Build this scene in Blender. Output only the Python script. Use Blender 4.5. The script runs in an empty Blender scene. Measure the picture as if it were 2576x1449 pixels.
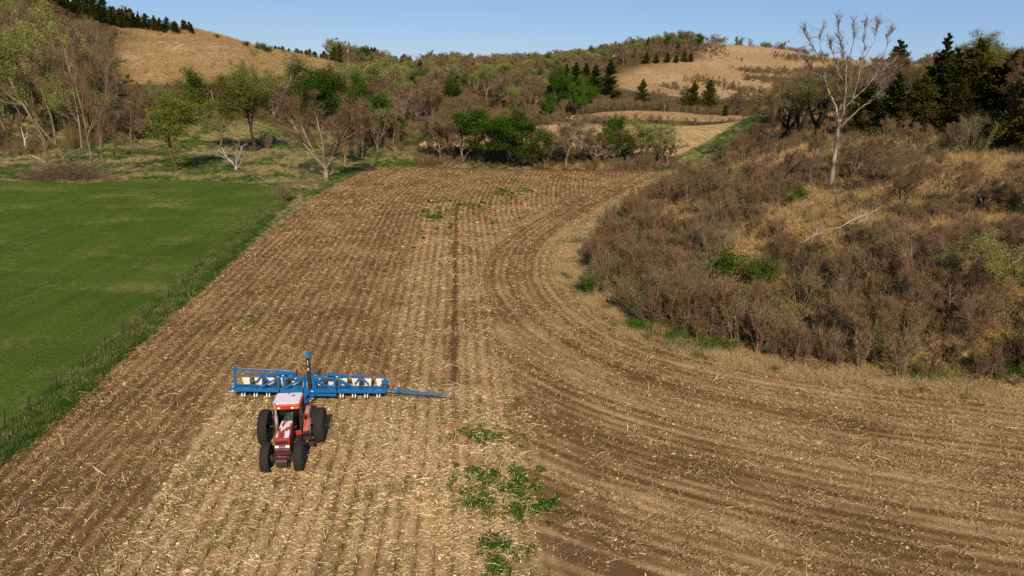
import bpy, math, random
import numpy as np
from mathutils import Vector, Matrix

# ------------------------------------------------------------------ camera, light, exposure
sc = bpy.context.scene
COL = sc.collection
CAM_H, PITCH, ROLL = 19.0, math.radians(17.71), math.radians(1.5)
FPX, CX, CY = 1718.0, 1287.5, 724.5            # focal length and centre on a 2575 x 1449 picture
cd = bpy.data.cameras.new('camera')
cam = bpy.data.objects.new('camera', cd)
COL.objects.link(cam)
cd.sensor_fit = 'HORIZONTAL'
cd.angle = 2 * math.atan(CX / FPX)
cd.clip_start, cd.clip_end = 0.5, 6000
RM = Matrix.Rotation(math.pi / 2 - PITCH, 3, 'X') @ Matrix.Rotation(ROLL, 3, 'Z')
cam.matrix_world = Matrix.Translation((0, 0, CAM_H)) @ RM.to_4x4()
sc.camera = cam
RMn = np.array(RM)

SUN_EL, SUN_AZ = math.radians(35), math.radians(180 - 8.5)   # azimuth clockwise from +Y
world = bpy.data.worlds.new('World')
sc.world = world
world.use_nodes = True
wn = world.node_tree
wn.nodes.clear()
sky = wn.nodes.new('ShaderNodeTexSky')
sky.sky_type = 'NISHITA'
sky.sun_disc = False
sky.sun_elevation = SUN_EL
sky.sun_rotation = SUN_AZ
sky.altitude = 300
sky.air_density = 0.9
sky.dust_density = 0.0
sky.ozone_density = 4.0
bg = wn.nodes.new('ShaderNodeBackground')
bg.inputs['Strength'].default_value = 0.074
wo = wn.nodes.new('ShaderNodeOutputWorld')
hs = wn.nodes.new('ShaderNodeMix')               # a slightly bluer, clearer spring sky
hs.data_type, hs.blend_type = 'RGBA', 'MULTIPLY'
hs.inputs[0].default_value = 1.0
hs.inputs[7].default_value = (.46, .50, .58, 1)
wn.links.new(sky.outputs[0], hs.inputs[6])
ev = wn.nodes.new('ShaderNodeMix')               # flat blue added over the whole sky to even out its gradient
ev.data_type, ev.blend_type = 'RGBA', 'ADD'
ev.inputs[0].default_value = 1.0
ev.inputs[7].default_value = (1.85, 2.9, 4.75, 1)
wn.links.new(hs.outputs[2], ev.inputs[6])
wn.links.new(ev.outputs[2], bg.inputs[0])
wn.links.new(bg.outputs[0], wo.inputs[0])
sd = bpy.data.lights.new('sun', 'SUN')
sd.energy = 5.0
sd.angle = math.radians(0.5)
sd.color = (1.0, 0.88, 0.71)
sun = bpy.data.objects.new('sun', sd)
COL.objects.link(sun)
S_DIR = Vector((math.sin(SUN_AZ) * math.cos(SUN_EL), math.cos(SUN_AZ) * math.cos(SUN_EL), math.sin(SUN_EL)))
sun.rotation_euler = S_DIR.to_track_quat('Z', 'Y').to_euler()
sun.location = (20, -40, 60)
sc.view_settings.view_transform = 'Standard'
sc.view_settings.look = 'None'
sc.view_settings.gamma = 1.0
sc.view_settings.use_curve_mapping = False
sc.view_settings.exposure = 0.05
sc.render.engine = 'CYCLES'
cy = sc.cycles
cy.max_bounces = 5
cy.diffuse_bounces = 2
cy.glossy_bounces = 2
cy.transmission_bounces = 3
cy.transparent_max_bounces = 6
cy.caustics_reflective = cy.caustics_refractive = False
cy.use_denoising = False

# ------------------------------------------------------------------ small maths helpers
def smooth(a, b, x):
    t = np.clip((x - a) / (b - a), 0, 1)
    return t * t * (3 - 2 * t)

def ray(u, v):
    d = RMn @ np.array([(u - CX) / FPX, (CY - v) / FPX, -1.0])
    return d

def at_y(u, v, y):
    """the point on the line of sight (u, v) at forward distance y"""
    d = ray(u, v)
    t = y / d[1]
    return np.array([0, 0, CAM_H]) + d * t

def at_z(u, v, z=0.0):
    d = ray(u, v)
    return np.array([0, 0, CAM_H]) + d * ((z - CAM_H) / d[2])

def hash2(ix, iy, seed):
    h = (ix.astype(np.int64) * 374761393 + iy.astype(np.int64) * 668265263 + seed * 974711) & 0x7fffffff
    h = ((h ^ (h >> 13)) * 1274126177) & 0x7fffffff
    return ((h ^ (h >> 16)) & 0xffff) / 65535.0

def vnoise(x, y, seed=0):
    ix, iy = np.floor(x), np.floor(y)
    fx, fy = x - ix, y - iy
    fx, fy = fx * fx * (3 - 2 * fx), fy * fy * (3 - 2 * fy)
    a, b = hash2(ix, iy, seed), hash2(ix + 1, iy, seed)
    c, d = hash2(ix, iy + 1, seed), hash2(ix + 1, iy + 1, seed)
    return (a * (1 - fx) + b * fx) * (1 - fy) + (c * (1 - fx) + d * fx) * fy

def fbm(x, y, seed=0, octv=4):
    s, a, t = 0.0, 1.0, 0.0
    for k in range(octv):
        s = s + a * vnoise(x * 2 ** k + 17 * k, y * 2 ** k - 9 * k, seed + k)
        t += a
        a *= 0.5
    return s / t

def poly_inside(P, x, y):
    P = np.asarray(P)
    ins = np.zeros(x.shape, bool)
    n = len(P)
    for i in range(n):
        x0, y0 = P[i]
        x1, y1 = P[(i + 1) % n]
        c = ((y0 > y) != (y1 > y))
        xi = (x1 - x0) * (y - y0) / ((y1 - y0) if y1 != y0 else 1e-9) + x0
        ins ^= c & (x < xi)
    return ins

def line_dist(P, x, y, closed=False):
    """distance to a polyline, nearest point, arc length at it"""
    P = np.asarray(P, float)
    n = len(P)
    best = np.full(x.shape, 1e18)
    nx, ny, arc = np.zeros(x.shape), np.zeros(x.shape), np.zeros(x.shape)
    acc = 0.0
    for i in range(n if closed else n - 1):
        a, b = P[i], P[(i + 1) % n]
        d = b - a
        L2 = d @ d + 1e-12
        t = np.clip(((x - a[0]) * d[0] + (y - a[1]) * d[1]) / L2, 0, 1)
        px, py = a[0] + t * d[0], a[1] + t * d[1]
        q = (x - px) ** 2 + (y - py) ** 2
        m = q < best
        best = np.where(m, q, best)
        nx, ny = np.where(m, px, nx), np.where(m, py, ny)
        arc = np.where(m, acc + t * math.sqrt(L2), arc)
        acc += math.sqrt(L2)
    return np.sqrt(best), nx, ny, arc

def poly_sd(P, x, y):
    """signed distance, negative inside"""
    d = line_dist(P, x, y, True)[0]
    return np.where(poly_inside(P, x, y), -d, d)

def chaikin(P, n=2, closed=False):
    P = np.asarray(P, float)
    for _ in range(n):
        Q = [] if closed else [P[0]]
        for i in range(len(P) if closed else len(P) - 1):
            a, b = P[i], P[(i + 1) % len(P)]
            Q += [a * .75 + b * .25, a * .25 + b * .75]
        if not closed:
            Q.append(P[-1])
        P = np.array(Q)
    return P

# ------------------------------------------------------------------ lie of the land
def G(u, v):
    return at_z(u, v, 0.0)[:2]

ROWD = np.array([-0.083, 0.9965])               # direction of the crop rows, away from the camera
ROWN = np.array([0.9965, 0.083])
# right edge of the corn field, from near the camera to the far end
BANK = chaikin([(60, -60), (60, 20)] + [G(u, v) for u, v in
        ((2700, 1035), (2400, 1005), (2150, 975), (1900, 935), (1700, 893), (1560, 838), (1460, 770), (1405, 700), (1410, 630),
         (1470, 570), (1560, 515), (1640, 470), (1705, 433))], 2)
LEFT_EDGE = [G(u, v) for u, v in ((935, 420), (850, 462), (750, 522), (560, 682), (330, 872), (0, 1178))]
le_dir = LEFT_EDGE[-1] - LEFT_EDGE[-2]
LEFT_EDGE.append(LEFT_EDGE[-1] + le_dir / np.linalg.norm(le_dir) * 95)
FAR_EDGE = [G(u, v) for u, v in ((1600, 429), (1400, 428), (1200, 424), (1060, 419))]
FIELD = np.array(list(BANK) + FAR_EDGE + LEFT_EDGE)
PASTURE = np.array([G(u, v) for u, v in ((690, 470), (620, 462), (500, 455), (350, 452), (200, 462), (60, 456), (-200, 452), (-900, 470))] +
                   [(-160, -60)] + [(-19.3, -60)] + [G(u, v) for u, v in ((-20, 1105), (80, 1035), (255, 880), (500, 668), (660, 535), (720, 480))])
VALLEY = np.array([(-160, -70), (62, -70), (62, 18)] + [tuple(p) for p in BANK[8:]] +
                  [G(1720, 425), G(1500, 415), G(1060, 405), G(700, 425), G(300, 420), G(-300, 430), (-160, 90)])

ctrl = []
def cp(u, v, y, dz=0.0):
    p = at_y(u, v, y)
    ctrl.append((p[0], p[1], p[2] + dz))
# left hill: foot, middle, crest
for u, v, y in ((-250, 395, 150), (0, 390, 150), (200, 383, 155), (400, 375, 160), (600, 365, 165), (760, 358, 172),
                (-250, 250, 185), (0, 255, 190), (200, 265, 195), (350, 275, 200), (500, 285, 200), (650, 295, 200), (800, 305, 200),
                (-250, 100, 225), (0, 120, 228), (200, 155, 230), (330, 185, 230), (500, 205, 232), (650, 225, 240), (800, 240, 250),
                (-250, -90, 260), (0, 10, 265), (140, 35, 270), (250, 58, 280), (330, 78, 285), (400, 83, 290), (500, 88, 295),
                (570, 101, 300), (650, 124, 308), (740, 150, 318), (820, 168, 330), (900, 185, 345)):
    cp(u, v, y)
# behind the left crest
ctrl += [(-250, 340, 34), (-150, 380, 24), (-90, 410, 16), (-330, 300, 44)]
# far left ridge with cedars
for u, v, y in ((690, 150, 470), (800, 158, 480), (950, 163, 490), (1050, 167, 500), (760, 190, 420), (950, 205, 420)):
    cp(u, v, y)
# valley floor beyond the creek, far field, slopes of the middle
for u, v, y in ((1060, 395, 143), (1400, 400, 143), (1700, 405, 147), (900, 380, 150), (1100, 345, 175), (1400, 345, 178), (1650, 350, 180),
                (1100, 318, 205), (1400, 312, 215), (1650, 312, 220), (1880, 315, 222), (1430, 296, 245), (1650, 292, 248), (1850, 295, 250),
                (1000, 290, 240), (1150, 285, 250), (1400, 282, 265), (1700, 282, 270),
                (1000, 235, 330), (1200, 232, 340), (1400, 232, 340), (1550, 245, 340),
                (1100, 195, 440), (1300, 195, 450), (1450, 190, 440),
                (1100, 170, 580), (1250, 172, 600), (1400, 165, 580), (1510, 155, 545), (1600, 135, 530), (1680, 125, 530)):
    cp(u, v, y)
# golden hill on the right
for u, v, y in ((1560, 222, 400), (1700, 240, 390), (1850, 248, 385), (2000, 255, 380), (1545, 195, 440), (1600, 178, 455), (1700, 152, 470), (1790, 141, 490),
                (1750, 195, 430), (1900, 200, 430), (2050, 205, 430), (1850, 165, 490), (1980, 172, 490),
                (1740, 113, 560), (1800, 112, 565), (1880, 119, 560), (1930, 122, 565), (2010, 126, 560), (2090, 141, 560), (2250, 160, 540), (2450, 170, 520), (2700, 170, 520)):
    cp(u, v, y)
ctrl += [(100, 700, 22), (250, 700, 20), (-100, 700, 14), (330, 640, 20), (0, 800, 10), (-300, 700, 14), (-400, 500, 22)]
# right bank and the slope under the cedars
for u, v, y in ((2090, 470, 80), (2450, 302, 100), (2000, 305, 150), (1900, 335, 160), (2400, 600, 58), (2500, 800, 44), (2500, 430, 78),
                (1750, 560, 78), (2250, 520, 68), (1850, 420, 112), (2250, 380, 95), (2650, 700, 50), (2700, 350, 90), (2200, 660, 56), (1980, 640, 62), (1800, 480, 98),
                (2650, 250, 140), (2250, 275, 150), (1980, 280, 200), (2300, 240, 260), (2700, 200, 300)):
    cp(u, v, y)
ctrl += [(75, 40, 9), (75, 10, 6), (90, -40, 5), (110, 60, 18), (130, 110, 26)]
for P in BANK[6::3]:
    ctrl.append((P[0], P[1], 0.0))
ctrl += [(x, y, 0.0) for x in (-140, -100, -60, -20, 20) for y in (-60, -10, 40, 90)] + [(-100, 118, 0), (-60, 125, 0), (-20, 130, 0), (15, 132, 0)]
ctrl += [(800, 1000, 20), (-800, 1000, 20), (0, 1200, 10), (900, 0, 30), (-900, 0, 35), (0, -600, 5), (600, 400, 28), (-600, 200, 45), (400, 100, 35), (-300, 60, 25), (-230, 120, 22)]
ctrl = np.array(ctrl)

class TPS:
    def __init__(self, P, z, lam):
        n = len(P)
        self.P = P
        K = self.k(P, P) + lam * np.eye(n)
        Q = np.c_[np.ones(n), P]
        A = np.zeros((n + 3, n + 3))
        A[:n, :n], A[:n, n:], A[n:, :n] = K, Q, Q.T
        self.w = np.linalg.solve(A, np.r_[z, 0, 0, 0])
    def k(self, A, B):
        r2 = ((A[:, None, 0] - B[None, :, 0]) ** 2 + (A[:, None, 1] - B[None, :, 1]) ** 2)
        return 0.5 * r2 * np.log(r2 + 1e-9)
    def __call__(self, X):
        out = np.empty(len(X))
        for i in range(0, len(X), 20000):
            c = X[i:i + 20000]
            out[i:i + 20000] = self.k(c, self.P) @ self.w[:-3] + np.c_[np.ones(len(c)), c] @ self.w[-3:]
        return out
_tps = TPS(ctrl[:, :2] / 100, ctrl[:, 2], 2e-4)

def terrain(x, y):
    x, y = np.atleast_1d(np.asarray(x, float)), np.atleast_1d(np.asarray(y, float))
    sh = x.shape
    X = np.c_[x.ravel(), y.ravel()]
    z = _tps(X / 100).reshape(sh)
    r = np.hypot(x, y - 200)
    z = z * (1 - smooth(850, 1400, r)) + 12 * smooth(850, 1400, r)
    dv = poly_sd(VALLEY, x, y)
    k = smooth(0, 14, dv)
    z = z * k
    far = smooth(150, 350, np.hypot(x, y))
    z = z + k * ((fbm(x / 9, y / 9, 3, 3) - .5) * 0.9 + (fbm(x / 45, y / 45, 5, 3) - .5) * (1.2 + 4.5 * far))
    z = z + 0.12 * (fbm(x / 17, y / 17, 11, 2) - .5) * (1 - k)
    return z

# a cached height grid makes single lookups cheap
_gx, _gy = np.arange(-420, 561, 2.0), np.arange(-80, 801, 2.0)
_GX, _GY = np.meshgrid(_gx, _gy)
_GZ = terrain(_GX, _GY)
def hz(x, y):
    x, y = np.asarray(x, float), np.asarray(y, float)
    i = np.clip((x - _gx[0]) / 2.0, 0, len(_gx) - 1.001)
    j = np.clip((y - _gy[0]) / 2.0, 0, len(_gy) - 1.001)
    a, b = i.astype(int), j.astype(int)
    s, t = i - a, j - b
    return (_GZ[b, a] * (1 - s) + _GZ[b, a + 1] * s) * (1 - t) + (_GZ[b + 1, a] * (1 - s) + _GZ[b + 1, a + 1] * s) * t

def on_ground(u, v, y0=12, y1=790):
    """where the line of sight (u, v) meets the land"""
    d = ray(u, v)
    ys = np.concatenate([np.arange(y0, 200, 0.5), np.arange(200, y1, 1.5)])
    t = ys / d[1]
    z = CAM_H + d[2] * t
    g = hz(d[0] * t, ys)
    k = np.nonzero(z < g)[0]
    k = k[0] if len(k) else len(ys) - 1
    return np.array([d[0] * t[k], ys[k], g[k]])

def stand(u, y):
    """ground point at forward distance y in the column u (of the level line)"""
    x = at_y(u, CY, y)[0]
    for _ in range(6):
        z = float(hz(x, y))
        # column u at the height z, distance y
        d = np.array([x, y, z - CAM_H]) @ RMn
        ucur = CX + FPX * d[0] / -d[2]
        x += (u - ucur) * (-d[2]) / FPX
    return np.array([x, y, float(hz(x, y))])

def top_height(p, v):
    """height a thing standing at p needs to reach the picture row v"""
    lo, hi = 0.2, 60
    for _ in range(40):
        h = (lo + hi) / 2
        d = np.array([p[0], p[1], p[2] + h - CAM_H]) @ RMn
        if CY - FPX * d[1] / -d[2] > v:
            lo = h
        else:
            hi = h
    return h

# ------------------------------------------------------------------ mesh + object helpers
def tag(o, label=None, cat=None, group=None, kind=None):
    if label: o['label'] = label
    if cat: o['category'] = cat
    if group: o['group'] = group
    if kind: o['kind'] = kind
    return o

def tri_mesh(name, V, T, mats, mi=None, attrs=None, smooth_sh=False):
    me = bpy.data.meshes.new(name)
    V = np.asarray(V, np.float32)
    T = np.asarray(T, np.int32)
    k = T.shape[1]
    me.vertices.add(len(V))
    me.vertices.foreach_set('co', V.ravel())
    me.loops.add(T.size)
    me.loops.foreach_set('vertex_index', T.ravel())
    me.polygons.add(len(T))
    me.polygons.foreach_set('loop_start', np.arange(0, T.size, k, dtype=np.int32))
    me.polygons.foreach_set('loop_total', np.full(len(T), k, np.int32))
    for m in mats:
        me.materials.append(m)
    if mi is not None:
        me.polygons.foreach_set('material_index', np.asarray(mi, np.int32))
    if smooth_sh:
        me.polygons.foreach_set('use_smooth', np.ones(len(T), bool))
    for an, av in (attrs or {}).items():
        a = me.attributes.new(an, 'FLOAT', 'POINT')
        a.data.foreach_set('value', np.asarray(av, np.float32))
    me.update(calc_edges=True)
    return me

def link(name, data, parent=None, loc=None):
    o = bpy.data.objects.new(name, data)
    COL.objects.link(o)
    if parent is not None: o.parent = parent
    if loc is not None: o.location = loc
    return o

def empty(name, loc, rz=0.0):
    o = bpy.data.objects.new(name, None)
    o.empty_display_size = 0.3
    o.location = loc
    o.rotation_euler = (0, 0, rz)
    COL.objects.link(o)
    return o

class MB:
    """collects shapes and links them as ONE mesh object"""
    def __init__(s): s.v, s.f, s.sm = [], [], []
    def add(s, vs, fs, sm=False):
        b = len(s.v)
        s.v += [tuple(map(float, p)) for p in vs]
        s.f += [tuple(i + b for i in f) for f in fs]
        s.sm += [sm] * len(fs)
        return s
    def box(s, x0, x1, y0, y1, z0, z1):
        vs = [(x, y, z) for x in (x0, x1) for y in (y0, y1) for z in (z0, z1)]
        return s.add(vs, [(0, 1, 3, 2), (4, 6, 7, 5), (0, 4, 5, 1), (2, 3, 7, 6), (0, 2, 6, 4), (1, 5, 7, 3)])
    def loft(s, rings, cap=True, sm=False):
        n = len(rings[0])
        vs = [p for r in rings for p in r]
        fs = []
        for k in range(len(rings) - 1):
            for i in range(n):
                j = (i + 1) % n
                fs.append((k * n + i, k * n + j, (k + 1) * n + j, (k + 1) * n + i))
        if cap:
            fs.append(tuple(range(n))[::-1])
            fs.append(tuple((len(rings) - 1) * n + i for i in range(n)))
        return s.add(vs, fs, sm)
    def tube(s, pts, r, n=6, cap=True, sm=True):
        pts = [Vector(p) for p in pts]
        rs = r if isinstance(r, (list, tuple)) else [r] * len(pts)
        rings, prev = [], None
        for i, p in enumerate(pts):
            t = (pts[min(i + 1, len(pts) - 1)] - pts[max(i - 1, 0)]).normalized()
            a = prev - t * prev.dot(t) if prev is not None else t.cross(Vector((0, 0, 1)) if abs(t.z) < .9 else Vector((1, 0, 0)))
            a.normalize()
            prev = a
            b = t.cross(a)
            rings.append([p + (a * math.cos(q) + b * math.sin(q)) * rs[i] for q in (2 * math.pi * k / n for k in range(n))])
        return s.loft(rings, cap, sm)
    def bar(s, p, q, w, h, up=(0, 0, 1)):
        """rectangular bar from p to q, w wide, h high"""
        p, q = Vector(p), Vector(q)
        t = (q - p).normalized()
        up = Vector(up)
        if abs(t.dot(up)) > .95: up = Vector((1, 0, 0))
        a = t.cross(up).normalized()
        b = a.cross(t).normalized()
        R = [[c + a * sx * w / 2 + b * sy * h / 2 for sx, sy in ((-1, -1), (1, -1), (1, 1), (-1, 1))] for c in (p, q)]
        return s.loft(R)
    def lathe(s, prof, c, n=32, axis='y', sm=True):
        """profile (r, a) turned about the axis through c"""
        rings = []
        for r, a in prof:
            ring = []
            for k in range(n):
                q = 2 * math.pi * k / n
                if axis == 'y': ring.append((c[0] + r * math.cos(q), c[1] + a, c[2] + r * math.sin(q)))
                else: ring.append((c[0] + r * math.cos(q), c[1] + r * math.sin(q), c[2] + a))
            rings.append(ring)
        return s.loft(rings, False, sm)
    def prism(s, prof, y0, y1, axis='y'):
        """closed (x, z) outline pushed from y0 to y1"""
        R = [[(x, y, z) if axis == 'y' else (y, x, z) for x, z in prof] for y in (y0, y1)]
        return s.loft(R)
    def build(s, name, mat, parent=None, bevel=0):
        me = bpy.data.meshes.new(name)
        me.from_pydata(s.v, [], s.f)
        me.materials.append(mat)
        me.polygons.foreach_set('use_smooth', s.sm)
        bm_ = __import__('bmesh').new()
        bm_.from_mesh(me)
        __import__('bmesh').ops.recalc_face_normals(bm_, faces=bm_.faces)
        bm_.to_mesh(me)
        bm_.free()
        me.update()
        o = link(name, me, parent)
        if bevel:
            m = o.modifiers.new('edge', 'BEVEL')
            m.width, m.segments, m.limit_method = bevel, 2, 'ANGLE'
        return o

# ------------------------------------------------------------------ materials
def lin(r, g, b):
    return tuple((c / 255 / 12.92) if c / 255 <= .04045 else ((c / 255 + .055) / 1.055) ** 2.4 for c in (r, g, b)) + (1,)

class NT:
    def __init__(s, name):
        s.m = bpy.data.materials.new(name)
        s.m.use_nodes = True
        s.t = s.m.node_tree
        s.t.nodes.clear()
        s.out = s.t.nodes.new('ShaderNodeOutputMaterial')
    def n(s, typ, **kw):
        nd = s.t.nodes.new(typ)
        for k, v in kw.items():
            if k in nd.inputs.keys(): s.set(nd.inputs[k], v)
            else: setattr(nd, k, v)
        return nd
    def set(s, inp, v):
        if isinstance(v, bpy.types.NodeSocket): s.t.links.new(v, inp)
        else: inp.default_value = v
    def math(s, op, a, b=0.0, c=None, clamp=False):
        nd = s.t.nodes.new('ShaderNodeMath')
        nd.operation, nd.use_clamp = op, clamp
        s.set(nd.inputs[0], a)
        s.set(nd.inputs[1], b)
        if c is not None: s.set(nd.inputs[2], c)
        return nd.outputs[0]
    def mix(s, f, a, b, mode='MIX'):
        nd = s.t.nodes.new('ShaderNodeMix')
        nd.data_type, nd.blend_type = 'RGBA', mode
        s.set(nd.inputs[0], f)
        s.set(nd.inputs[6], a)
        s.set(nd.inputs[7], b)
        return nd.outputs[2]
    def attr(s, name):
        return s.n('ShaderNodeAttribute', attribute_name=name).outputs['Fac']
    def vec(s, x, y, z=0.0):
        nd = s.t.nodes.new('ShaderNodeCombineXYZ')
        for i, q in enumerate((x, y, z)): s.set(nd.inputs[i], q)
        return nd.outputs[0]
    def noise(s, vec, scale, detail=3, rough=.55, dim='3D'):
        nd = s.t.nodes.new('ShaderNodeTexNoise')
        nd.noise_dimensions = dim
        if vec is not None: s.set(nd.inputs['Vector'], vec)
        nd.inputs['Scale'].default_value = scale
        nd.inputs['Detail'].default_value = detail
        nd.inputs['Roughness'].default_value = rough
        return nd.outputs['Fac']
    def ramp(s, f, stops):
        nd = s.t.nodes.new('ShaderNodeValToRGB')
        e = nd.color_ramp.elements
        while len(e) < len(stops): e.new(.5)
        for i, (p, c) in enumerate(stops):
            e[i].position = p
            e[i].color = c if isinstance(c, tuple) else (c, c, c, 1)
        s.set(nd.inputs[0], f)
        return nd.outputs[0]
    def remap(s, x, a, b, c=0.0, d=1.0):
        nd = s.t.nodes.new('ShaderNodeMapRange')
        nd.clamp = True
        s.set(nd.inputs[0], x)
        for i, q in enumerate((a, b, c, d)): s.set(nd.inputs[1 + i], q)
        return nd.outputs[0]
    def bump(s, h, dist, strength=1.0):
        nd = s.t.nodes.new('ShaderNodeBump')
        nd.inputs['Strength'].default_value = strength
        nd.inputs['Distance'].default_value = dist
        s.set(nd.inputs['Height'], h)
        return nd.outputs[0]
    def obj(s):
        return s.n('ShaderNodeTexCoord').outputs['Object']
    def pos(s):
        return s.n('ShaderNodeNewGeometry').outputs['Position']
    def diffuse(s, col, normal=None, rough=0.0):
        nd = s.t.nodes.new('ShaderNodeBsdfDiffuse')
        s.set(nd.inputs['Color'], col)
        nd.inputs['Roughness'].default_value = rough
        if normal is not None: s.set(nd.inputs['Normal'], normal)
        s.t.links.new(nd.outputs[0], s.out.inputs[0])
        return s.m
    def principled(s, col, rough=.5, metal=0.0, normal=None, **kw):
        nd = s.t.nodes.new('ShaderNodeBsdfPrincipled')
        s.set(nd.inputs['Base Color'], col)
        s.set(nd.inputs['Roughness'], rough)
        s.set(nd.inputs['Metallic'], metal)
        if normal is not None: s.set(nd.inputs['Normal'], normal)
        for k, v in kw.items(): s.set(nd.inputs[k], v)
        s.t.links.new(nd.outputs[0], s.out.inputs[0])
        return s.m

def veg(name, c1, c2, trans=0.0, var=.35, obj_var=.25):
    """leaf / twig / straw material: two tones by the point attribute 'tint', brightness by object"""
    t = NT(name)
    col = t.mix(t.attr('tint'), c1, c2)
    rnd = t.n('ShaderNodeObjectInfo').outputs['Random']
    v = t.remap(rnd, 0, 1, 1 - obj_var, 1 + obj_var)
    hsv = t.n('ShaderNodeHueSaturation', Color=col, Value=v)
    col = hsv.outputs[0]
    d = t.n('ShaderNodeBsdfDiffuse', Color=col)
    if trans:
        tr = t.n('ShaderNodeBsdfTranslucent', Color=col)
        mx = t.n('ShaderNodeMixShader')
        mx.inputs[0].default_value = trans
        t.t.links.new(d.outputs[0], mx.inputs[1])
        t.t.links.new(tr.outputs[0], mx.inputs[2])
        t.t.links.new(mx.outputs[0], t.out.inputs[0])
    else:
        t.t.links.new(d.outputs[0], t.out.inputs[0])
    return t.m
# ------------------------------------------------------------------ ground regions
def PY(*a):
    return np.array([at_y(u, v, y)[:2] for u, v, y in a])

GOLD = chaikin(PY((1540, 238, 395), (1535, 202, 435), (1600, 178, 457), (1700, 152, 472), (1785, 141, 492), (1745, 118, 548), (1745, 113, 600),
                  (2330, 160, 600), (2330, 220, 420), (2150, 262, 380), (1850, 268, 368), (1650, 258, 380)), 2, True)
HILLG = chaikin(PY((300, 215, 222), (310, 130, 262), (330, 80, 287), (300, 70, 300), (330, 78, 330), (560, 98, 335), (820, 160, 360), (850, 178, 335), (760, 200, 285),
                   (700, 215, 262), (560, 222, 232), (450, 226, 224)), 2, True)
FARF = chaikin(np.array([G(1725, 422), G(1690, 426)]) if False else PY((1712, 396, 154), (1780, 372, 165), (1905, 318, 216), (1780, 312, 221), (1420, 314, 214), (1290, 324, 200), (1180, 330, 190), (1105, 342, 178),
                   (1062, 364, 163), (1050, 378, 158), (1100, 386, 157), (1300, 388, 157), (1600, 390, 157)), 1, True)
STRIPF = chaikin(PY((1420, 299, 238), (1900, 300, 238), (1930, 289, 254), (1750, 286, 260), (1430, 288, 257)), 1, True)
SEAM = chaikin([G(u, v) for u, v in ((1620, 434), (1480, 470), (1370, 520), (1280, 570), (1222, 640), (1208, 710), (1228, 800), (1272, 900), (1310, 1000), (1345, 1130), (1365, 1250), (1385, 1449), (1400, 1800))], 2)
ZONEB = np.array(list(SEAM) + [(60, -5)] + list(BANK))
PL_L, PL_C, PL_R = -13.9, -9.3, -4.7             # row coordinates of the planter's left end, middle, right end

def rowA(x, y): return x * ROWN[0] + y * ROWN[1] - 6.2 * (np.clip(y - 92, 0, 60) / 44) ** 1.6      # the rows bend at the far end
def alongA(x, y): return x * ROWD[0] + y * ROWD[1]

# base terrain, finer where the camera is
def axis(a, b, fa, fb, s0, s1, g=1.12):
    m = list(np.arange(fa, fb + 1e-6, s0))
    s, p = s0, fb
    while p < b:
        s = min(s * g, s1); p += s; m.append(p)
    s, p = s0, fa
    while p > a:
        s = min(s * g, s1); p -= s; m.insert(0, p)
    return np.array(m)
xs = axis(-2600, 2600, -150, 190, 2.0, 160)
ys = axis(-700, 3200, 0, 260, 2.0, 160, 1.06)
X, Y = np.meshgrid(xs, ys)
Z = terrain(X, Y)
inV = smooth(-1, 3, -poly_sd(FIELD, X, Y)) + smooth(-1, 3, -poly_sd(PASTURE, X, Y))
sdF = poly_sd(FARF, X, Y)
Z = Z - 0.12 * np.clip(inV, 0, 1) - 0.25 * smooth(0, 3, -sdF)
nx, ny = len(xs), len(ys)
gm_gold = smooth(6, -8, poly_sd(GOLD, X, Y) + 14 * (fbm(X / 20, Y / 20, 31) - .5))
gm_hill = smooth(5, -6, poly_sd(HILLG, X, Y) + 16 * (fbm(X / 14, Y / 14, 33) - .5))
dval = poly_sd(VALLEY, X, Y)
gm_green = smooth(14, 2, dval) * (X < 34)
gm_green = np.maximum(gm_green, smooth(202, 178, Y + 9 * (fbm(X / 12, Y / 12, 35) - .5)) * smooth(-30, -45, X) * (Y > 100))
GTRACK = PY((1690, 428, 133), (1735, 408, 146), (1800, 372, 166), (1860, 342, 190), (1915, 318, 216), (1700, 308, 225), (1430, 312, 218))
gm_track = smooth(6.0, 4.2, line_dist(GTRACK, X, Y)[0])
gm_bank = smooth(30, 52, X * 0.75 + 12 + 0 * Y) * 0
bd, _, _, _ = line_dist(BANK, X, Y)
right = (~poly_inside(FIELD, X, Y)) & (X > 2) & (Y < 175) & (X > (Y - 60) * 0.05)
gm_bank = np.where(right, smooth(175, 130, Y), 0.0)
gm_bank = gm_bank * (1 - gm_track)
gm_green = np.maximum(gm_green * (1 - gm_bank), gm_track)

t = NT('ground_cover')
P = t.pos()
n1, n2, n3 = t.noise(P, .09, 4), t.noise(P, .9, 4, .6), t.noise(P, 4.5, 3, .65)
n4 = t.noise(P, .03, 3)
str_ = t.noise(t.n('ShaderNodeMapping', Vector=P, Scale=(1.2, .25, 1.0)).outputs[0], .8, 4, .65)
litter = t.mix(n3, lin(62, 48, 34), lin(118, 94, 66))
litter = t.mix(t.remap(n2, .45, .62), litter, lin(74, 68, 38))
gold = t.ramp(t.math('ADD', t.math('MULTIPLY', n3, .5), t.math('MULTIPLY', str_, .5)), [(.32, lin(112, 88, 58)), (.47, lin(170, 136, 98)), (.62, lin(206, 172, 130))])
gold = t.mix(t.remap(t.noise(P, .28, 4, .7), .52, .66, 0, .55), gold, lin(128, 104, 66))
gold = t.mix(t.remap(n4, .42, .62), gold, t.mix(.5, gold, lin(150, 118, 76)))
green = t.mix(t.remap(n2, .36, .54), lin(66, 90, 34), lin(172, 154, 106))
green = t.mix(t.remap(n3, .3, .7), t.mix(.45, green, lin(48, 62, 22)), green)
bank = t.ramp(n2, [(.33, lin(70, 52, 34)), (.5, lin(126, 98, 62)), (.64, lin(176, 142, 90))])
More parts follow.
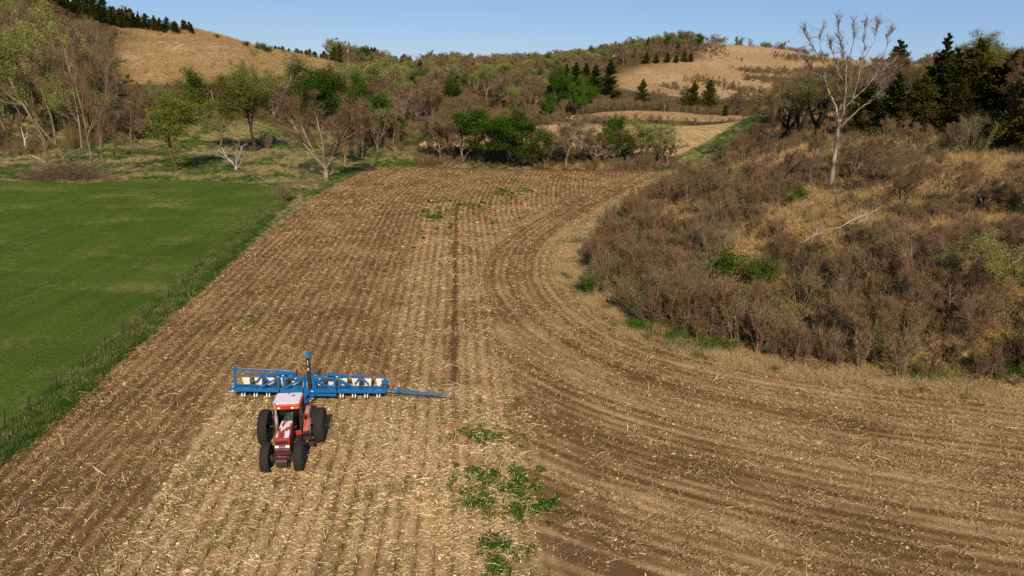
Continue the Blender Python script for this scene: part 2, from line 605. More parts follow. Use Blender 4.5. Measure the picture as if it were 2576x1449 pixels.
bank = t.mix(t.remap(n1, .45, .6, 0, .55), bank, lin(84, 64, 44))
c = t.mix(t.attr('green'), litter, green)
c = t.mix(t.attr('bank'), c, bank)
c = t.mix(t.attr('gold'), c, gold)
M_GROUND = t.diffuse(c, t.bump(t.math('ADD', n3, t.math('MULTIPLY', n2, 1.5)), .35))

idx = np.arange(nx * ny).reshape(ny, nx)
quads = np.stack([idx[:-1, :-1], idx[:-1, 1:], idx[1:, 1:], idx[1:, :-1]], -1).reshape(-1, 4)
V = np.c_[X.ravel(), Y.ravel(), Z.ravel()]
fc = lambda A: A.ravel()[quads].mean(1)
reg = np.zeros(len(quads), int)
reg[fc(np.where(X > 0, gm_gold, 0.0)) > .5] = 1
reg[fc(gm_hill) > .5] = 2
reg[fc(gm_bank) > .5] = 3
ATT = {'green': gm_green.ravel(), 'bank': gm_bank.ravel(), 'gold': np.maximum(gm_gold, gm_hill).ravel()}
for k, nm in enumerate(('ground', 'grassy_hill', 'grassy_hill', 'bank_slope')):
    q = quads[reg == k]
    used, inv = np.unique(q, return_inverse=True)
    me = tri_mesh(nm, V[used], inv.reshape(-1, 4), [M_GROUND], None, {a: b[used] for a, b in ATT.items()}, True)
    tag(link(nm, me), kind='structure')

def sheet(name, poly, step, lift, mat, attrs, relief=None):
    poly = np.asarray(poly)
    x0, y0 = poly.min(0) - step
    x1, y1 = poly.max(0) + step
    gx, gy = np.arange(x0, x1 + step, step), np.arange(y0, y1 + step, step)
    X, Y = np.meshgrid(gx, gy)
    ins = poly_inside(poly, X, Y)
    q = ins[:-1, :-1] | ins[:-1, 1:] | ins[1:, 1:] | ins[1:, :-1]
    idx = np.arange(X.size).reshape(X.shape)
    quads = np.stack([idx[:-1, :-1], idx[:-1, 1:], idx[1:, 1:], idx[1:, :-1]], -1)[q]
    used, inv = np.unique(quads, return_inverse=True)
    x, y, i = X.ravel()[used], Y.ravel()[used], ins.ravel()[used]
    d, px, py, _ = line_dist(poly, x, y, True)
    x, y = np.where(i, x, px), np.where(i, y, py)
    z = terrain(x, y) + lift
    if relief is not None: z = z + relief(x, y)
    me = tri_mesh(name, np.c_[x, y, z], inv.reshape(-1, 4), [mat], None, attrs(x, y), True)
    return tag(link(name, me), kind='structure')

# ---- corn field
def field_masks(x, y):
    mB = poly_inside(ZONEB, x, y).astype(float)
    dS, _, _, aS = line_dist(SEAM, x, y)
    sgn = np.where(mB > .5, dS, -dS)
    mBs = smooth(-1.3, 1.3, sgn + 3.2 * (fbm(x / 2.5, y / 3.5, 41) - .5))
    rB, _, _, aB = line_dist(BANK, x, y)
    rA, aA = rowA(x, y), alongA(x, y)
    # the planter has not been in front of the tractor yet
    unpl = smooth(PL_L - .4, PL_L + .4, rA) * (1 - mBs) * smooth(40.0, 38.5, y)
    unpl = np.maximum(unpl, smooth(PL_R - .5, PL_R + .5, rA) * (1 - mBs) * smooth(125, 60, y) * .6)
    track = smooth(2.2, 3.2, rB + .9 * (fbm(aB / 5, rB * 0, 43) - .5)) * smooth(7.6, 6.4, rB) * mBs * smooth(48, 66, y) * (.45 + .5 * fbm(rB * 1.1, aB / 30, 49, 2))
    track = np.maximum(track, smooth(2.9, .9, np.abs(sgn - 1.3) + .9 * (fbm(x / 4, y / 4, 45) - .5)) * smooth(64, 50, y) * (.2 + .55 * smooth(.35, .6, fbm(x / 1.3 + y / 9, y / 11, 50, 3))))
    mark = smooth(.36, .1, np.abs(rA + .3 + .25 * (fbm(aA / 2, aA * 0, 48) - .5))) * (1 - mBs) * smooth(36, 42, y) * smooth(105, 98, y) * (.5 + .5 * (fbm(aA / 3, rA, 47) > .42))
    head = smooth(7, 1, line_dist(np.array(FAR_EDGE + [G(1700, 433)]), x, y)[0]) * .8
    return dict(mB=mBs, rA=rA, aA=aA, rB=rB, aB=aB, unpl=unpl, track=np.clip(np.maximum(track, head), 0, 1), mark=mark)

def bandsB(rB, aB):
    w = fbm(rB / 1.25 + .35 * fbm(aB / 14, rB / 9, 53), aB / 60, 51, 2)
    return smooth(.38, .62, w)

t = NT('corn_field')
P = t.pos()
rA, aA, rB, aB = (t.attr(k) for k in ('rA', 'aA', 'rB', 'aB'))
mB, un, trk, mark = (t.attr(k) for k in ('mB', 'unpl', 'track', 'mark'))
stA = t.math('SINE', t.math('MULTIPLY', rA, 2 * math.pi / .762))
stA = t.remap(stA, -1, 1)
stA2 = t.noise(t.vec(t.math('MULTIPLY', rA, .62), t.math('MULTIPLY', aA, .02)), 1.0, 2)
stB = t.noise(t.vec(t.math('MULTIPLY', rB, .8), t.math('MULTIPLY', aB, .018)), 1.0, 2, .6)
stB2 = t.remap(t.math('SINE', t.math('MULTIPLY', rB, 2 * math.pi / .762)), -1, 1)
rowirr = t.noise(t.vec(t.math('MULTIPLY', rA, 1.3), t.math('MULTIPLY', aA, .25)), 1.0, 3)
sA = t.math('ADD', t.math('MULTIPLY', t.math('MULTIPLY', stA, t.remap(rowirr, .35, .65, .3, 1.3)), .34), t.math('MULTIPLY', stA2, .26))
sB = t.math('ADD', t.math('MULTIPLY', stB2, .30), t.math('MULTIPLY', t.remap(stB, .36, .64), .5))
st = t.math('ADD', t.math('MULTIPLY', sA, t.math('SUBTRACT', 1.0, mB)), t.math('MULTIPLY', sB, mB))
f1, f2, f3 = t.noise(P, 9.0, 5, .75), t.noise(P, 1.6, 3), t.noise(P, .16, 3)
cov = t.math('ADD', t.math('MULTIPLY_ADD', st, .8, .045), t.math('MULTIPLY', f1, .55))
cov = t.math('ADD', cov, t.math('MULTIPLY', t.math('SUBTRACT', f3, .5), .9))
cov = t.math('ADD', cov, t.math('MULTIPLY', un, .22))
cov = t.math('SUBTRACT', cov, t.math('MULTIPLY', trk, .26))
cov = t.math('SUBTRACT', cov, t.math('MULTIPLY', mark, .8))
soil = t.mix(f2, lin(80, 57, 35), lin(116, 86, 54))
soil = t.mix(t.math('MULTIPLY', trk, .55), soil, lin(122, 92, 64))
col = t.mix(t.remap(cov, .38, .66), soil, lin(140, 108, 71))
col = t.mix(t.remap(cov, .62, .95), col, lin(184, 150, 106))
row_shade = t.remap(t.math('SINE', t.math('ADD', t.math('MULTIPLY', rA, 2 * math.pi / .762), .0)), -.96, -.80, 1, 0)
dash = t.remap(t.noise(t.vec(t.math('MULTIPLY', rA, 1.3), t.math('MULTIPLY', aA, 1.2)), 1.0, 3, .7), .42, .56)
col = t.mix(t.math('MULTIPLY', t.math('MULTIPLY', row_shade, dash), t.math('MULTIPLY', un, .7)), col, lin(78, 54, 34))  # dark dashes on the old rows: shadows of the stubs painted into the colour
grn = t.remap(t.math('ADD', t.noise(P, .35, 3), t.math('MULTIPLY', t.noise(P, 3.0, 3, .7), .7)), .92, 1.12)
col = t.mix(t.math('MULTIPLY', grn, t.math('MULTIPLY', un, .85)), col, lin(92, 102, 40))
hgt = t.math('ADD', t.math('MULTIPLY', f1, .05), t.math('ADD', t.math('MULTIPLY', stA, t.math('MULTIPLY', t.math('SUBTRACT', 1.0, mB), .07)), t.math('MULTIPLY', f2, .06)))
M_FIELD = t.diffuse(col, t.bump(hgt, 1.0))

def field_attrs(x, y):
    return field_masks(x, y)
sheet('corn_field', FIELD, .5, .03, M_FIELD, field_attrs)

# ---- pasture
t = NT('pasture_grass')
P = t.pos()
trk_ = t.noise(t.n('ShaderNodeMapping', Vector=P, Rotation=(0, 0, math.radians(-38)), Scale=(.35, .012, 1)).outputs[0], 1.0, 2)
mow = t.noise(t.n('ShaderNodeMapping', Vector=P, Rotation=(0, 0, math.radians(20)), Scale=(.9, .06, 1)).outputs[0], 1.0, 3)
a1, a2, a3 = t.noise(P, .12, 4), t.noise(P, 2.2, 4, .7), t.noise(P, 11, 3, .7)
gcol = t.ramp(t.math('ADD', t.math('MULTIPLY', a3, .84), t.math('MULTIPLY', mow, .16)), [(.3, lin(56, 72, 24)), (.5, lin(84, 102, 38)), (.7, lin(124, 136, 66))])
gcol = t.mix(t.remap(a1, .4, .68, 0, .5), gcol, lin(66, 84, 26))
dry = t.remap(t.math('ADD', t.math('MULTIPLY', t.noise(t.n('ShaderNodeMapping', Vector=P, Rotation=(0, 0, .5), Scale=(.5, 1, 1)).outputs[0], .16, 2), .9), t.math('MULTIPLY', t.noise(P, 1.1, 5, .75), .8)), .88, 1.06)
gcol = t.mix(t.remap(trk_, .50, .62, 0, .2), gcol, lin(112, 112, 52))
gcol = t.mix(t.math('MULTIPLY', dry, .5), gcol, lin(150, 140, 84))
M_PAST = t.diffuse(gcol, t.bump(t.math('ADD', a3, t.math('MULTIPLY', a2, .8)), .18))
sheet('pasture', PASTURE, 1.0, .03, M_PAST, lambda x, y: {})

# ---- the next corn field beyond the creek, and the brown strip above it
t = NT('far_field')
P = t.pos()
g1 = t.noise(t.n('ShaderNodeMapping', Vector=P, Rotation=(0, 0, math.radians(-62)), Scale=(.9, .07, 1)).outputs[0], 1.4, 4, .6)
g2 = t.noise(P, 1.5, 4, .7)
M_FARF = t.diffuse(t.ramp(t.math('ADD', t.math('MULTIPLY', g1, .5), t.math('MULTIPLY', g2, .5)), [(.34, lin(120, 96, 62)), (.48, lin(172, 140, 92)), (.62, lin(208, 176, 124))]), t.bump(g2, .15))
sheet('far_field', FARF, 1.5, .04, M_FARF, lambda x, y: {})
t = NT('strip_field')
g2 = t.noise(t.pos(), .8, 4, .7)
M_STRIP = t.diffuse(t.ramp(g2, [(.35, lin(116, 88, 62)), (.6, lin(176, 140, 98))]))
sheet('upper_field', STRIPF, 2.0, .15, M_STRIP, lambda x, y: {})

# ------------------------------------------------------------------ corn residue lying on the field
rng = np.random.default_rng(7)
def frustum(x, y, z=0.0, m=120):
    R = np.stack([x, y, z - CAM_H + 0 * x], -1) @ RMn
    u, v = CX + FPX * R[..., 0] / -R[..., 2], CY - FPX * R[..., 1] / -R[..., 2]
    return (u > -m) & (u < 2575 + m) & (v < 1449 + m) & (R[..., 2] < 0)

def density(x, y):
    k = field_masks(x, y)
    A = (.22 + .66 * (.5 + .5 * np.sin(2 * np.pi * k['rA'] / .762)) ** 1.4) * (.68 + .5 * smooth(.3, .7, fbm(k['rA'] / 1.6, k['aA'] / 45, 61, 2)))
    rl = np.abs((k['rA'] / .762 + .25) % 1 - .5) * 2       # 1 on the old rows
    A = np.maximum(A, .86 * k['unpl'] * (.30 + 1.1 * smooth(.3, .7, fbm(x / 2.2, y / 3, 65, 3))) * (1 - .5 * smooth(.72, .92, rl)))
    B = .26 + .85 * bandsB(k['rB'], k['aB']) * (.5 + .5 * np.sin(2 * np.pi * k['rB'] / .762))
    d = A * (1 - k['mB']) + B * k['mB']
    d = d * (.35 + 1.3 * smooth(.32, .68, fbm(x / .9, y / .9, 63, 3)))
    d = d * (1 - .48 * k['track']) * (1 - .9 * k['mark'])
    return d, k

parts_v, parts_f, parts_t = [], [], []
nv = 0
for (ya, yb, dens, size) in ((18, 34, 420, .66), (34, 48, 330, .72), (48, 66, 220, .84), (66, 92, 130, 1.05), (92, 136, 64, 1.35)):
    x0, x1 = -34 - (.0 if yb < 60 else 4), 46
    N = int((x1 - x0) * (yb - ya) * dens)
    x, y = rng.uniform(x0, x1, N), rng.uniform(ya, yb, N)
    ok = frustum(x, y, 0.0, 240)
    x, y = x[ok], y[ok]
    ok = poly_inside(FIELD, x, y)
    x, y = x[ok], y[ok]
    d, k = density(x, y)
    ok = rng.random(len(x)) < d
    x, y = x[ok], y[ok]
    un, mBk = k['unpl'][ok], k['mB'][ok]
    n = len(x)
    yaw = rng.uniform(0, np.pi, n)
    acr = rng.random(n) < (.35 + .35 * un)          # many lie across the rows, as the combine threw them
    yaw = np.where(acr, rng.normal(.08, .35, n), yaw)
    L = size * rng.lognormal(math.log(.16), .5, n).clip(.06, .5)
    long_ = rng.random(n) < .025
    L = np.where(long_, rng.uniform(.4, .85, n), L)
    W = size * rng.uniform(.010, .034, n)
    husk = rng.random(n) < .04
    W = np.where(husk, size * rng.uniform(.05, .10, n), W)
    L = np.where(husk, size * rng.uniform(.12, .25, n), L)
    W = np.where(rng.random(n) < .05, W * 1.9, W)
    tilt = rng.normal(0, .28, n)
    roll = rng.normal(0, .6, n)
    z = .035 + rng.uniform(.0, .07, n) * size ** .5 + .5 * L * np.abs(np.sin(tilt))
    z = z + terrain(x, y)
    a = np.stack([np.cos(yaw) * np.cos(tilt), np.sin(yaw) * np.cos(tilt), np.sin(tilt)], -1)
    b = np.stack([-np.sin(yaw) * np.cos(roll), np.cos(yaw) * np.cos(roll), np.sin(roll)], -1)
    c = np.stack([x, y, z], -1)
    A, B = a * (L / 2)[:, None], b * (W / 2)[:, None]
    bend = np.zeros((n, 3)); bend[:, 2] = rng.uniform(.0, .12, n) * L
    bend[:, :2] = b[:, :2] * (rng.normal(0, .12, n) * L)[:, None]
    if ya < 48:                                     # near pieces bend in the middle
        vs = np.stack([c - A - B, c - A + B, c + bend - B * 1.1, c + bend + B * 1.1, c + A - B * .7, c + A + B * .7], 1)
        m_ = 6
        base = nv + np.arange(n)[:, None] * 6
        parts_f.append(np.concatenate([base + [0, 2, 3, 1], base + [2, 4, 5, 3]], 0))
    else:
        vs = np.stack([c - A - B, c + A - B * .8, c + A + B * .8, c - A + B], 1)
        m_ = 4
        parts_f.append(nv + np.arange(n)[:, None] * 4 + [0, 1, 2, 3])
    parts_v.append(vs.reshape(-1, 3))
    tt = np.clip(rng.beta(1.6, 1.5, n) + .22 * un - .05, 0, 1)
    parts_t.append(np.repeat(tt, m_))
    nv += n * m_
t = NT('straw')
tt = t.attr('tint')
sc_ = t.ramp(tt, [(0.0, lin(84, 61, 38)), (.35, lin(142, 111, 73)), (.7, lin(190, 156, 108)), (1.0, lin(234, 208, 164))])
M_STRAW = t.diffuse(sc_)
me = tri_mesh('corn_residue', np.concatenate(parts_v), np.concatenate(parts_f), [M_STRAW], None, {'tint': np.concatenate(parts_t)})
tag(link('corn_residue', me), kind='stuff')
print('residue quads', len(me.polygons))

# standing stubble rows
sx, sy = [], []
for r in np.arange(-26.099, 14, .762):
    a = np.arange(10, 140, .2)
    a = a + rng.normal(0, .05, len(a))
    rr = r + rng.normal(0, .035, len(a))
    sx.append(rr * ROWN[0] + a * ROWD[0]); sy.append(rr * ROWN[1] + a * ROWD[1])
for o in np.arange(1.6, 24, .762):
    s = np.linspace(0, 1, 1400)
    # rows that follow the bank
    n_ = len(BANK)
    seg = np.cumsum(np.r_[0, np.hypot(*(BANK[1:] - BANK[:-1]).T)])
    q = s * seg[-1]
    bx, by = np.interp(q, seg, BANK[:, 0]), np.interp(q, seg, BANK[:, 1])
    tx, ty = np.gradient(bx), np.gradient(by)
    l = np.hypot(tx, ty)
    sx.append(bx - ty / l * o * 1.0 + rng.normal(0, .04, len(s))); sy.append(by + tx / l * o + rng.normal(0, .04, len(s)))
sx, sy = np.concatenate(sx), np.concatenate(sy)
ok = frustum(sx, sy) & poly_inside(FIELD, sx, sy)
sx, sy = sx[ok], sy[ok]
k = field_masks(sx, sy)
p = np.where(k['mB'] > .5, .34 * (k['rB'] < 14), .12 + .8 * (k['unpl'] > .9)) * (1 - k['track']) * smooth(110, 60, sy)
p = p * (.2 + 1.2 * smooth(.35, .6, fbm(sx / 1.5, sy / 4, 71)))
ok = rng.random(len(sx)) < p
sx, sy = sx[ok], sy[ok]
n = len(sx)
h = rng.uniform(.09, .30, n)
r = rng.uniform(.012, .02, n)
ang = rng.uniform(0, 6.28, n)
lean = rng.normal(0, .35, (n, 2)) * h[:, None]
z = terrain(sx, sy) + .02
vs = []
for kz, f in ((0, 1.1), (1, .9)):
    for q in range(3):
        aa = ang + q * 2.0944
        vs.append(np.stack([sx + r * f * np.cos(aa) + lean[:, 0] * kz, sy + r * f * np.sin(aa) + lean[:, 1] * kz, z + h * kz], -1))
vs = np.stack(vs, 1)
base = np.arange(n)[:, None] * 6
fs = np.concatenate([base + [0, 1, 4, 3], base + [1, 2, 5, 4], base + [2, 0, 3, 5]], 0)
me = tri_mesh('corn_stubble', vs.reshape(-1, 3), fs, [M_STRAW], None, {'tint': np.repeat(rng.uniform(.25, .95, n), 6)})
tag(link('corn_stubble', me), kind='stuff')
print('stubs', n)
# ------------------------------------------------------------------ machine materials
def paint(name, base, worn=None, lo=.5, hi=.6, top_only=False, rough=.45, scale=3.0, stretch=(1, 1, 1), dirt=.3):
    t = NT(name)
    P = t.obj()
    M = t.n('ShaderNodeMapping', Vector=P, Scale=stretch).outputs[0]
    n = t.noise(M, scale, 5, .65)
    n2 = t.noise(P, 14, 3, .6)
    col = t.mix(t.remap(n2, .3, .75, 0, dirt), base, lin(96, 74, 54))
    r = rough
    if worn is not None:
        f = t.remap(n, lo, hi)
        if top_only:
            nz = t.n('ShaderNodeSeparateXYZ', Vector=t.n('ShaderNodeNewGeometry').outputs['Normal']).outputs[2]
            f = t.math('MULTIPLY', f, t.remap(nz, .8, .93))
        col = t.mix(f, col, worn)
    return t.principled(col, r, normal=t.bump(n2, .004, .5))

M_RED = paint('red_paint', lin(172, 46, 14), rough=.55, dirt=.25)
M_REDTOP = paint('faded_red_paint', lin(150, 42, 20), lin(222, 208, 206), .46, .50, True, .5, 2.6, (.55, 1.5, 1), .2)
M_ROOF = paint('faded_roof_paint', lin(176, 50, 18), lin(222, 210, 208), .36, .40, True, .5, 2.2, (.7, 1.3, 1), .12)
M_BLUE = paint('blue_paint', lin(0, 100, 158), lin(120, 110, 104), .70, .74, False, .38, 5, (1, 1, 1), .14)
M_BLACK = paint('black_paint', lin(34, 31, 32), rough=.5, dirt=.35)
M_DARK = paint('dark_iron', lin(46, 40, 40), lin(110, 78, 56), .6, .7, rough=.6, dirt=.5)
M_RUBBER = paint('rubber', lin(28, 23, 24), lin(62, 49, 40), .55, .8, rough=.95, scale=6, dirt=.2)
M_CREAM = paint('cream_plastic', lin(236, 226, 204), rough=.5, dirt=.22)
M_LID = paint('grey_lid_plastic', lin(112, 96, 104), rough=.5, dirt=.2)
M_STEEL = paint('worn_steel', lin(150, 142, 138), lin(112, 84, 64), .55, .7, rough=.4, dirt=.3)
M_RIM = paint('rim_paint', lin(120, 108, 96), lin(84, 66, 52), .5, .7, rough=.7, dirt=.5)
M_WHITE = paint('white_paint', lin(232, 228, 224), rough=.45, dirt=.12)
M_YEL = paint('yellow_sticker', lin(214, 190, 90), rough=.5)
M_AMBER = paint('amber_lens', lin(226, 128, 20), rough=.2, dirt=.05)
M_LAMP = paint('lamp_lens', lin(238, 232, 210), rough=.15, dirt=.05)
M_STRAP = paint('red_strap', lin(206, 44, 58), rough=.6, dirt=.1)
M_CLOTH1 = paint('denim', lin(52, 66, 92), rough=.9, dirt=.1)
M_CLOTH2 = paint('shirt_cloth', lin(150, 156, 160), rough=.9, dirt=.05)
M_SKIN = paint('skin', lin(186, 132, 104), rough=.55, dirt=.0)
M_CAP = paint('cap_cloth', lin(196, 186, 160), rough=.9, dirt=.05)
M_SEAT = paint('seat_vinyl', lin(58, 62, 62), rough=.6, dirt=.1)
t = NT('tinted_glass')
gl = t.n('ShaderNodeBsdfGlossy', Roughness=.03)
gl.inputs['Color'].default_value = (.9, .95, .93, 1)
tr = t.n('ShaderNodeBsdfTransparent', Color=(.42, .56, .50, 1))
fr = t.n('ShaderNodeFresnel', IOR=1.5)
mx = t.n('ShaderNodeMixShader')
t.t.links.new(t.math('ADD', fr.outputs[0], .03), mx.inputs[0])
t.t.links.new(tr.outputs[0], mx.inputs[1])
t.t.links.new(gl.outputs[0], mx.inputs[2])
t.t.links.new(mx.outputs[0], t.out.inputs[0])
M_GLASS = t.m

# ------------------------------------------------------------------ tractor: X forward, Y to its left, Z up
TR = at_z(733, 1113, 0)
TR = Vector((-11.29, 31.83, .03))
T_YAW = math.atan2(-.99, .13)
tractor = tag(empty('tractor', TR, T_YAW), 'old red row crop tractor with faded white roof and hood pulling the blue planter', 'tractor')
tractor.scale = (1.0, .93, .97)

def tyre(mb, c, R, W, nl):
    h = W / 2
    mb.lathe([(R * .60, -h * .80), (R * .74, -h * 1.0), (R * .90, -h * 1.0), (R * .955, -h * .86), (R * .965, 0), (R * .955, h * .86), (R * .90, h * 1.0), (R * .74, h * 1.0), (R * .60, h * .80)], c, 40)
    for k in range(nl):
        for s in (-1, 1):
            q0 = 2 * math.pi * (k + (.5 if s > 0 else 0)) / nl
            rows = []
            for j, (yy, dq) in enumerate(((.04 * s, 0.0), (h * .55 * s, -.10), (h * 1.02 * s, -.17))):
                for rr in (R * .955 if j < 2 else R * .90, R * 1.0 if j < 2 else R * .965):
                    for e in (-.032, .032):
                        q = q0 + dq + e
                        rows.append((c[0] + rr * math.cos(q), c[1] + yy, c[2] + rr * math.sin(q)))
            fs = []
            for j in range(2):
                a = j * 4
                fs += [(a, a + 4, a + 5, a + 1), (a + 2, a + 3, a + 7, a + 6), (a, a + 2, a + 6, a + 4), (a + 1, a + 5, a + 7, a + 3)]
            fs += [(0, 1, 3, 2), (8, 10, 11, 9)]
            mb.add(rows, fs)

def wheel(name, c, R, W, nl, s):
    hub = MB()
    hub.lathe([(.0, .10 * s), (.16, .10 * s), (.17, .02 * s), (.17, -.12 * s), (R * .34, -.10 * s), (R * .56, -.02 * s), (R * .56, .02 * s), (.0, .06 * s)], c, 24)
    w = hub.build(name, M_DARK, tractor)
    tb = MB(); tyre(tb, c, R, W, nl); tb.build('tyre', M_RUBBER, w)
    rim = MB()
    h = W / 2
    rim.lathe([(R * .63, -h * .82), (R * .57, -h * .74), (R * .54, -h * .3), (R * .54, h * .3), (R * .57, h * .74), (R * .63, h * .82), (R * .60, h * .70), (R * .60, -h * .70), (R * .63, -h * .82)], c, 36)
    rim.build('rim', M_RIM, w)

RR, FR_ = .94, .74
for s in (-1, 1):
    wheel('rear_wheel', (0, 1.5 * s, RR), RR, .50, 22, s)
    wheel('front_wheel', (2.70, .84 * s, FR_), FR_, .44, 18, s)
mb = MB()
mb.tube([(0, -1.86, RR), (0, 1.86, RR)], .055, 10)
mb.tube([(0, -.75, RR), (0, .75, RR)], [.15, .15], 10)
mb.box(-.3, .3, -.42, .42, .62, 1.2)
mb.build('rear_axle', M_DARK, tractor)
mb = MB()
mb.bar((2.70, -.80, FR_ - .04), (2.70, .80, FR_ - .04), .17, .15)
for s in (-1, 1):
    mb.tube([(2.70, .55 * s, FR_), (2.70, .92 * s, FR_)], .13, 12)
    mb.tube([(2.48, .1 * s, FR_), (2.48, .58 * s, FR_)], .035, 8)
mb.build('front_axle', M_DARK, tractor)
mb = MB()
mb.box(-.2, 1.25, -.33, .33, .55, 1.3)
mb.box(1.25, 2.62, -.27, .27, .62, 1.0)
mb.box(1.4, 2.3, -.33, .33, .95, 1.15)
mb.build('chassis', M_BLACK, tractor)

# hood
hood = MB()
def hring(x, w, zb, zt, r=.05):
    return [(x, -w / 2, zb), (x, -w / 2, zt - r), (x, -w / 2 + r, zt), (x, w / 2 - r, zt), (x, w / 2, zt - r), (x, w / 2, zb)]
hood.loft([hring(1.12, .64, 1.12, 1.93), hring(1.5, .68, 1.10, 1.90), hring(2.2, .74, 1.02, 1.83), hring(2.62, .78, .92, 1.78), hring(2.72, .78, .88, 1.70, .08)])
hood = hood.build('hood', M_REDTOP, tractor, .012)
XF = 2.73
mb = MB(); mb.box(2.62, XF + .012, -.36, .36, .94, 1.20); mb.build('grille', M_BLACK, tractor)
grille = bpy.data.objects['grille']
for k in range(6):
    mb = MB(); mb.box(XF + .012, XF + .03, -.35, .35, .965 + k * .04, .982 + k * .04); mb.build('slat', M_STEEL if k > 4 else M_DARK, grille)
mb = MB(); mb.box(2.60, XF + .014, -.31, .31, 1.46, 1.62); mb.build('hood_vent', M_BLACK, tractor)
for s in (-1, 1):
    mb = MB(); mb.box(2.62, XF + .03, min(s * .16, s * .37), max(s * .16, s * .37), 1.27, 1.39); mb.build('headlight', M_LAMP, tractor, .01)
mb = MB(); mb.box(2.62, XF + .022, -.15, .15, 1.275, 1.375); badge = mb.build('badge', M_BLACK, tractor)
cu = bpy.data.curves.new('lettering', 'FONT')
cu.body, cu.size, cu.align_x, cu.align_y, cu.extrude = 'CASE', .105, 'CENTER', 'CENTER', .004
tmp = bpy.data.objects.new('lettering', cu)
COL.objects.link(tmp)
bpy.context.view_layer.update()
lm = bpy.data.meshes.new_from_object(tmp)
bpy.data.objects.remove(tmp)
lm.materials.clear(); lm.materials.append(M_WHITE)
lo = link('lettering', lm, badge)
lo.matrix_local = Matrix(((0, 0, 1, XF + .027), (1, 0, 0, 0), (0, 1, 0, 1.325), (0, 0, 0, 1)))
lo['kind'] = 'stuff'
# bumper bracket, weights, strap
mb = MB()
mb.box(2.70, 2.98, -.42, .42, .72, .90)
mb.box(2.74, 2.92, -.60, -.40, .60, .80); mb.box(2.74, 2.92, .40, .60, .60, .80)
mb.build('front_bracket', M_BLACK, tractor, .015)
for k in range(8):
    y = -.245 + k * .07
    mb = MB(); mb.prism([(2.96, .42), (3.16, .42), (3.22, .5), (3.22, .74), (3.14, .84), (2.96, .84)], y - .029, y + .029); mb.build('weight', M_DARK, tractor)
mb = MB(); mb.tube([(2.95, -.30, .93), (3.04, -.14, .99), (3.02, 0, .93), (3.08, .14, .95), (2.98, .30, .94)], .022, 6); mb.tube([(3.0, -.14, 1.0), (3.12, -.05, .90)], .018, 6)
mb.build('strap', M_STRAP, tractor)

# cab
cab = MB()
for s in (-1, 1):
    cab.bar((1.16, .66 * s, 1.32), (1.12, .69 * s, 2.62), .07, .09)
    cab.bar((.10, .68 * s, 1.40), (.12, .69 * s, 2.62), .09, .09)
    cab.bar((.62, .69 * s, 1.36), (.62, .70 * s, 2.62), .05, .05)
    cab.bar((.10, .69 * s, 1.36), (1.16, .69 * s, 1.36), .05, .07)
cab.bar((1.14, -.68, 2.60), (1.14, .68, 2.60), .08, .08)
cab.bar((.11, -.68, 2.60), (.11, .68, 2.60), .08, .08)
cab.box(.08, 1.14, -.66, .66, 1.18, 1.34)
cab.box(.06, .12, -.64, .64, 1.34, 1.9)
cab = cab.build('cab_frame', M_BLACK, tractor)
mb = MB()
rs = []
for y in np.linspace(-.63, .63, 9):
    b = .06 * (1 - (y / .63) ** 2)
    rs.append([(1.18 + b, y, 1.34), (1.15 + b * .8, y, 2.57), (1.14 + b * .8, y, 2.57), (1.17 + b, y, 1.34)])
mb.loft(rs); mb.build('windshield', M_GLASS, cab)
for s in (-1, 1):
    mb = MB(); mb.box(.16, .60, .690 * s - .004, .690 * s + .004, 1.42, 2.56); mb.build('side_window', M_GLASS, cab)
    mb = MB(); mb.box(.65, 1.10, .690 * s - .004, .690 * s + .004, 1.42, 2.56); mb.build('side_window', M_GLASS, cab)
mb = MB(); mb.box(.085, .093, -.60, .60, 1.92, 2.55); mb.build('rear_window', M_GLASS, cab)
for s in (-1, 1):
    mb = MB(); mb.box(.95, 1.24, min(.40 * s, .70 * s), max(.40 * s, .70 * s), 1.08, 1.335)
    mb.build('cab_base', M_RED, tractor, .02)
def rring(z, x0, x1, w, c=.10):
    return [(x0 + c, -w, z), (x1 - c, -w, z), (x1 - c * .3, -w + c * .6, z), (x1, -w + c * 2, z), (x1, w - c * 2, z), (x1 - c * .3, w - c * .6, z), (x1 - c, w, z), (x0 + c, w, z), (x0, w - c, z), (x0, -w + c, z)]
mb = MB(); mb.loft([rring(2.62, .02, 1.30, .72), rring(2.66, -.02, 1.34, .75), rring(2.84, -.02, 1.33, .75), rring(2.92, .02, 1.27, .71), rring(2.955, .10, 1.18, .64)])
roof = mb.build('roof', M_ROOF, tractor, .01)
for y0, y1, m, nm in ((-.66, -.47, M_AMBER, 'amber_light'), (-.43, -.28, M_LAMP, 'work_light'), (.28, .43, M_LAMP, 'work_light'), (.47, .66, M_AMBER, 'amber_light')):
    mb = MB(); mb.box(1.27, 1.365, y0, y1, 2.69, 2.77); mb.build(nm, m, roof, .008)
for y in (-.42, 0, .42):
    mb = MB()
    mb.lathe([(.0, .012), (.10, .010), (.135, .0)], (1.21, y, 2.935), 14, 'z'); mb.build('roof_dimple', M_WHITE, roof)
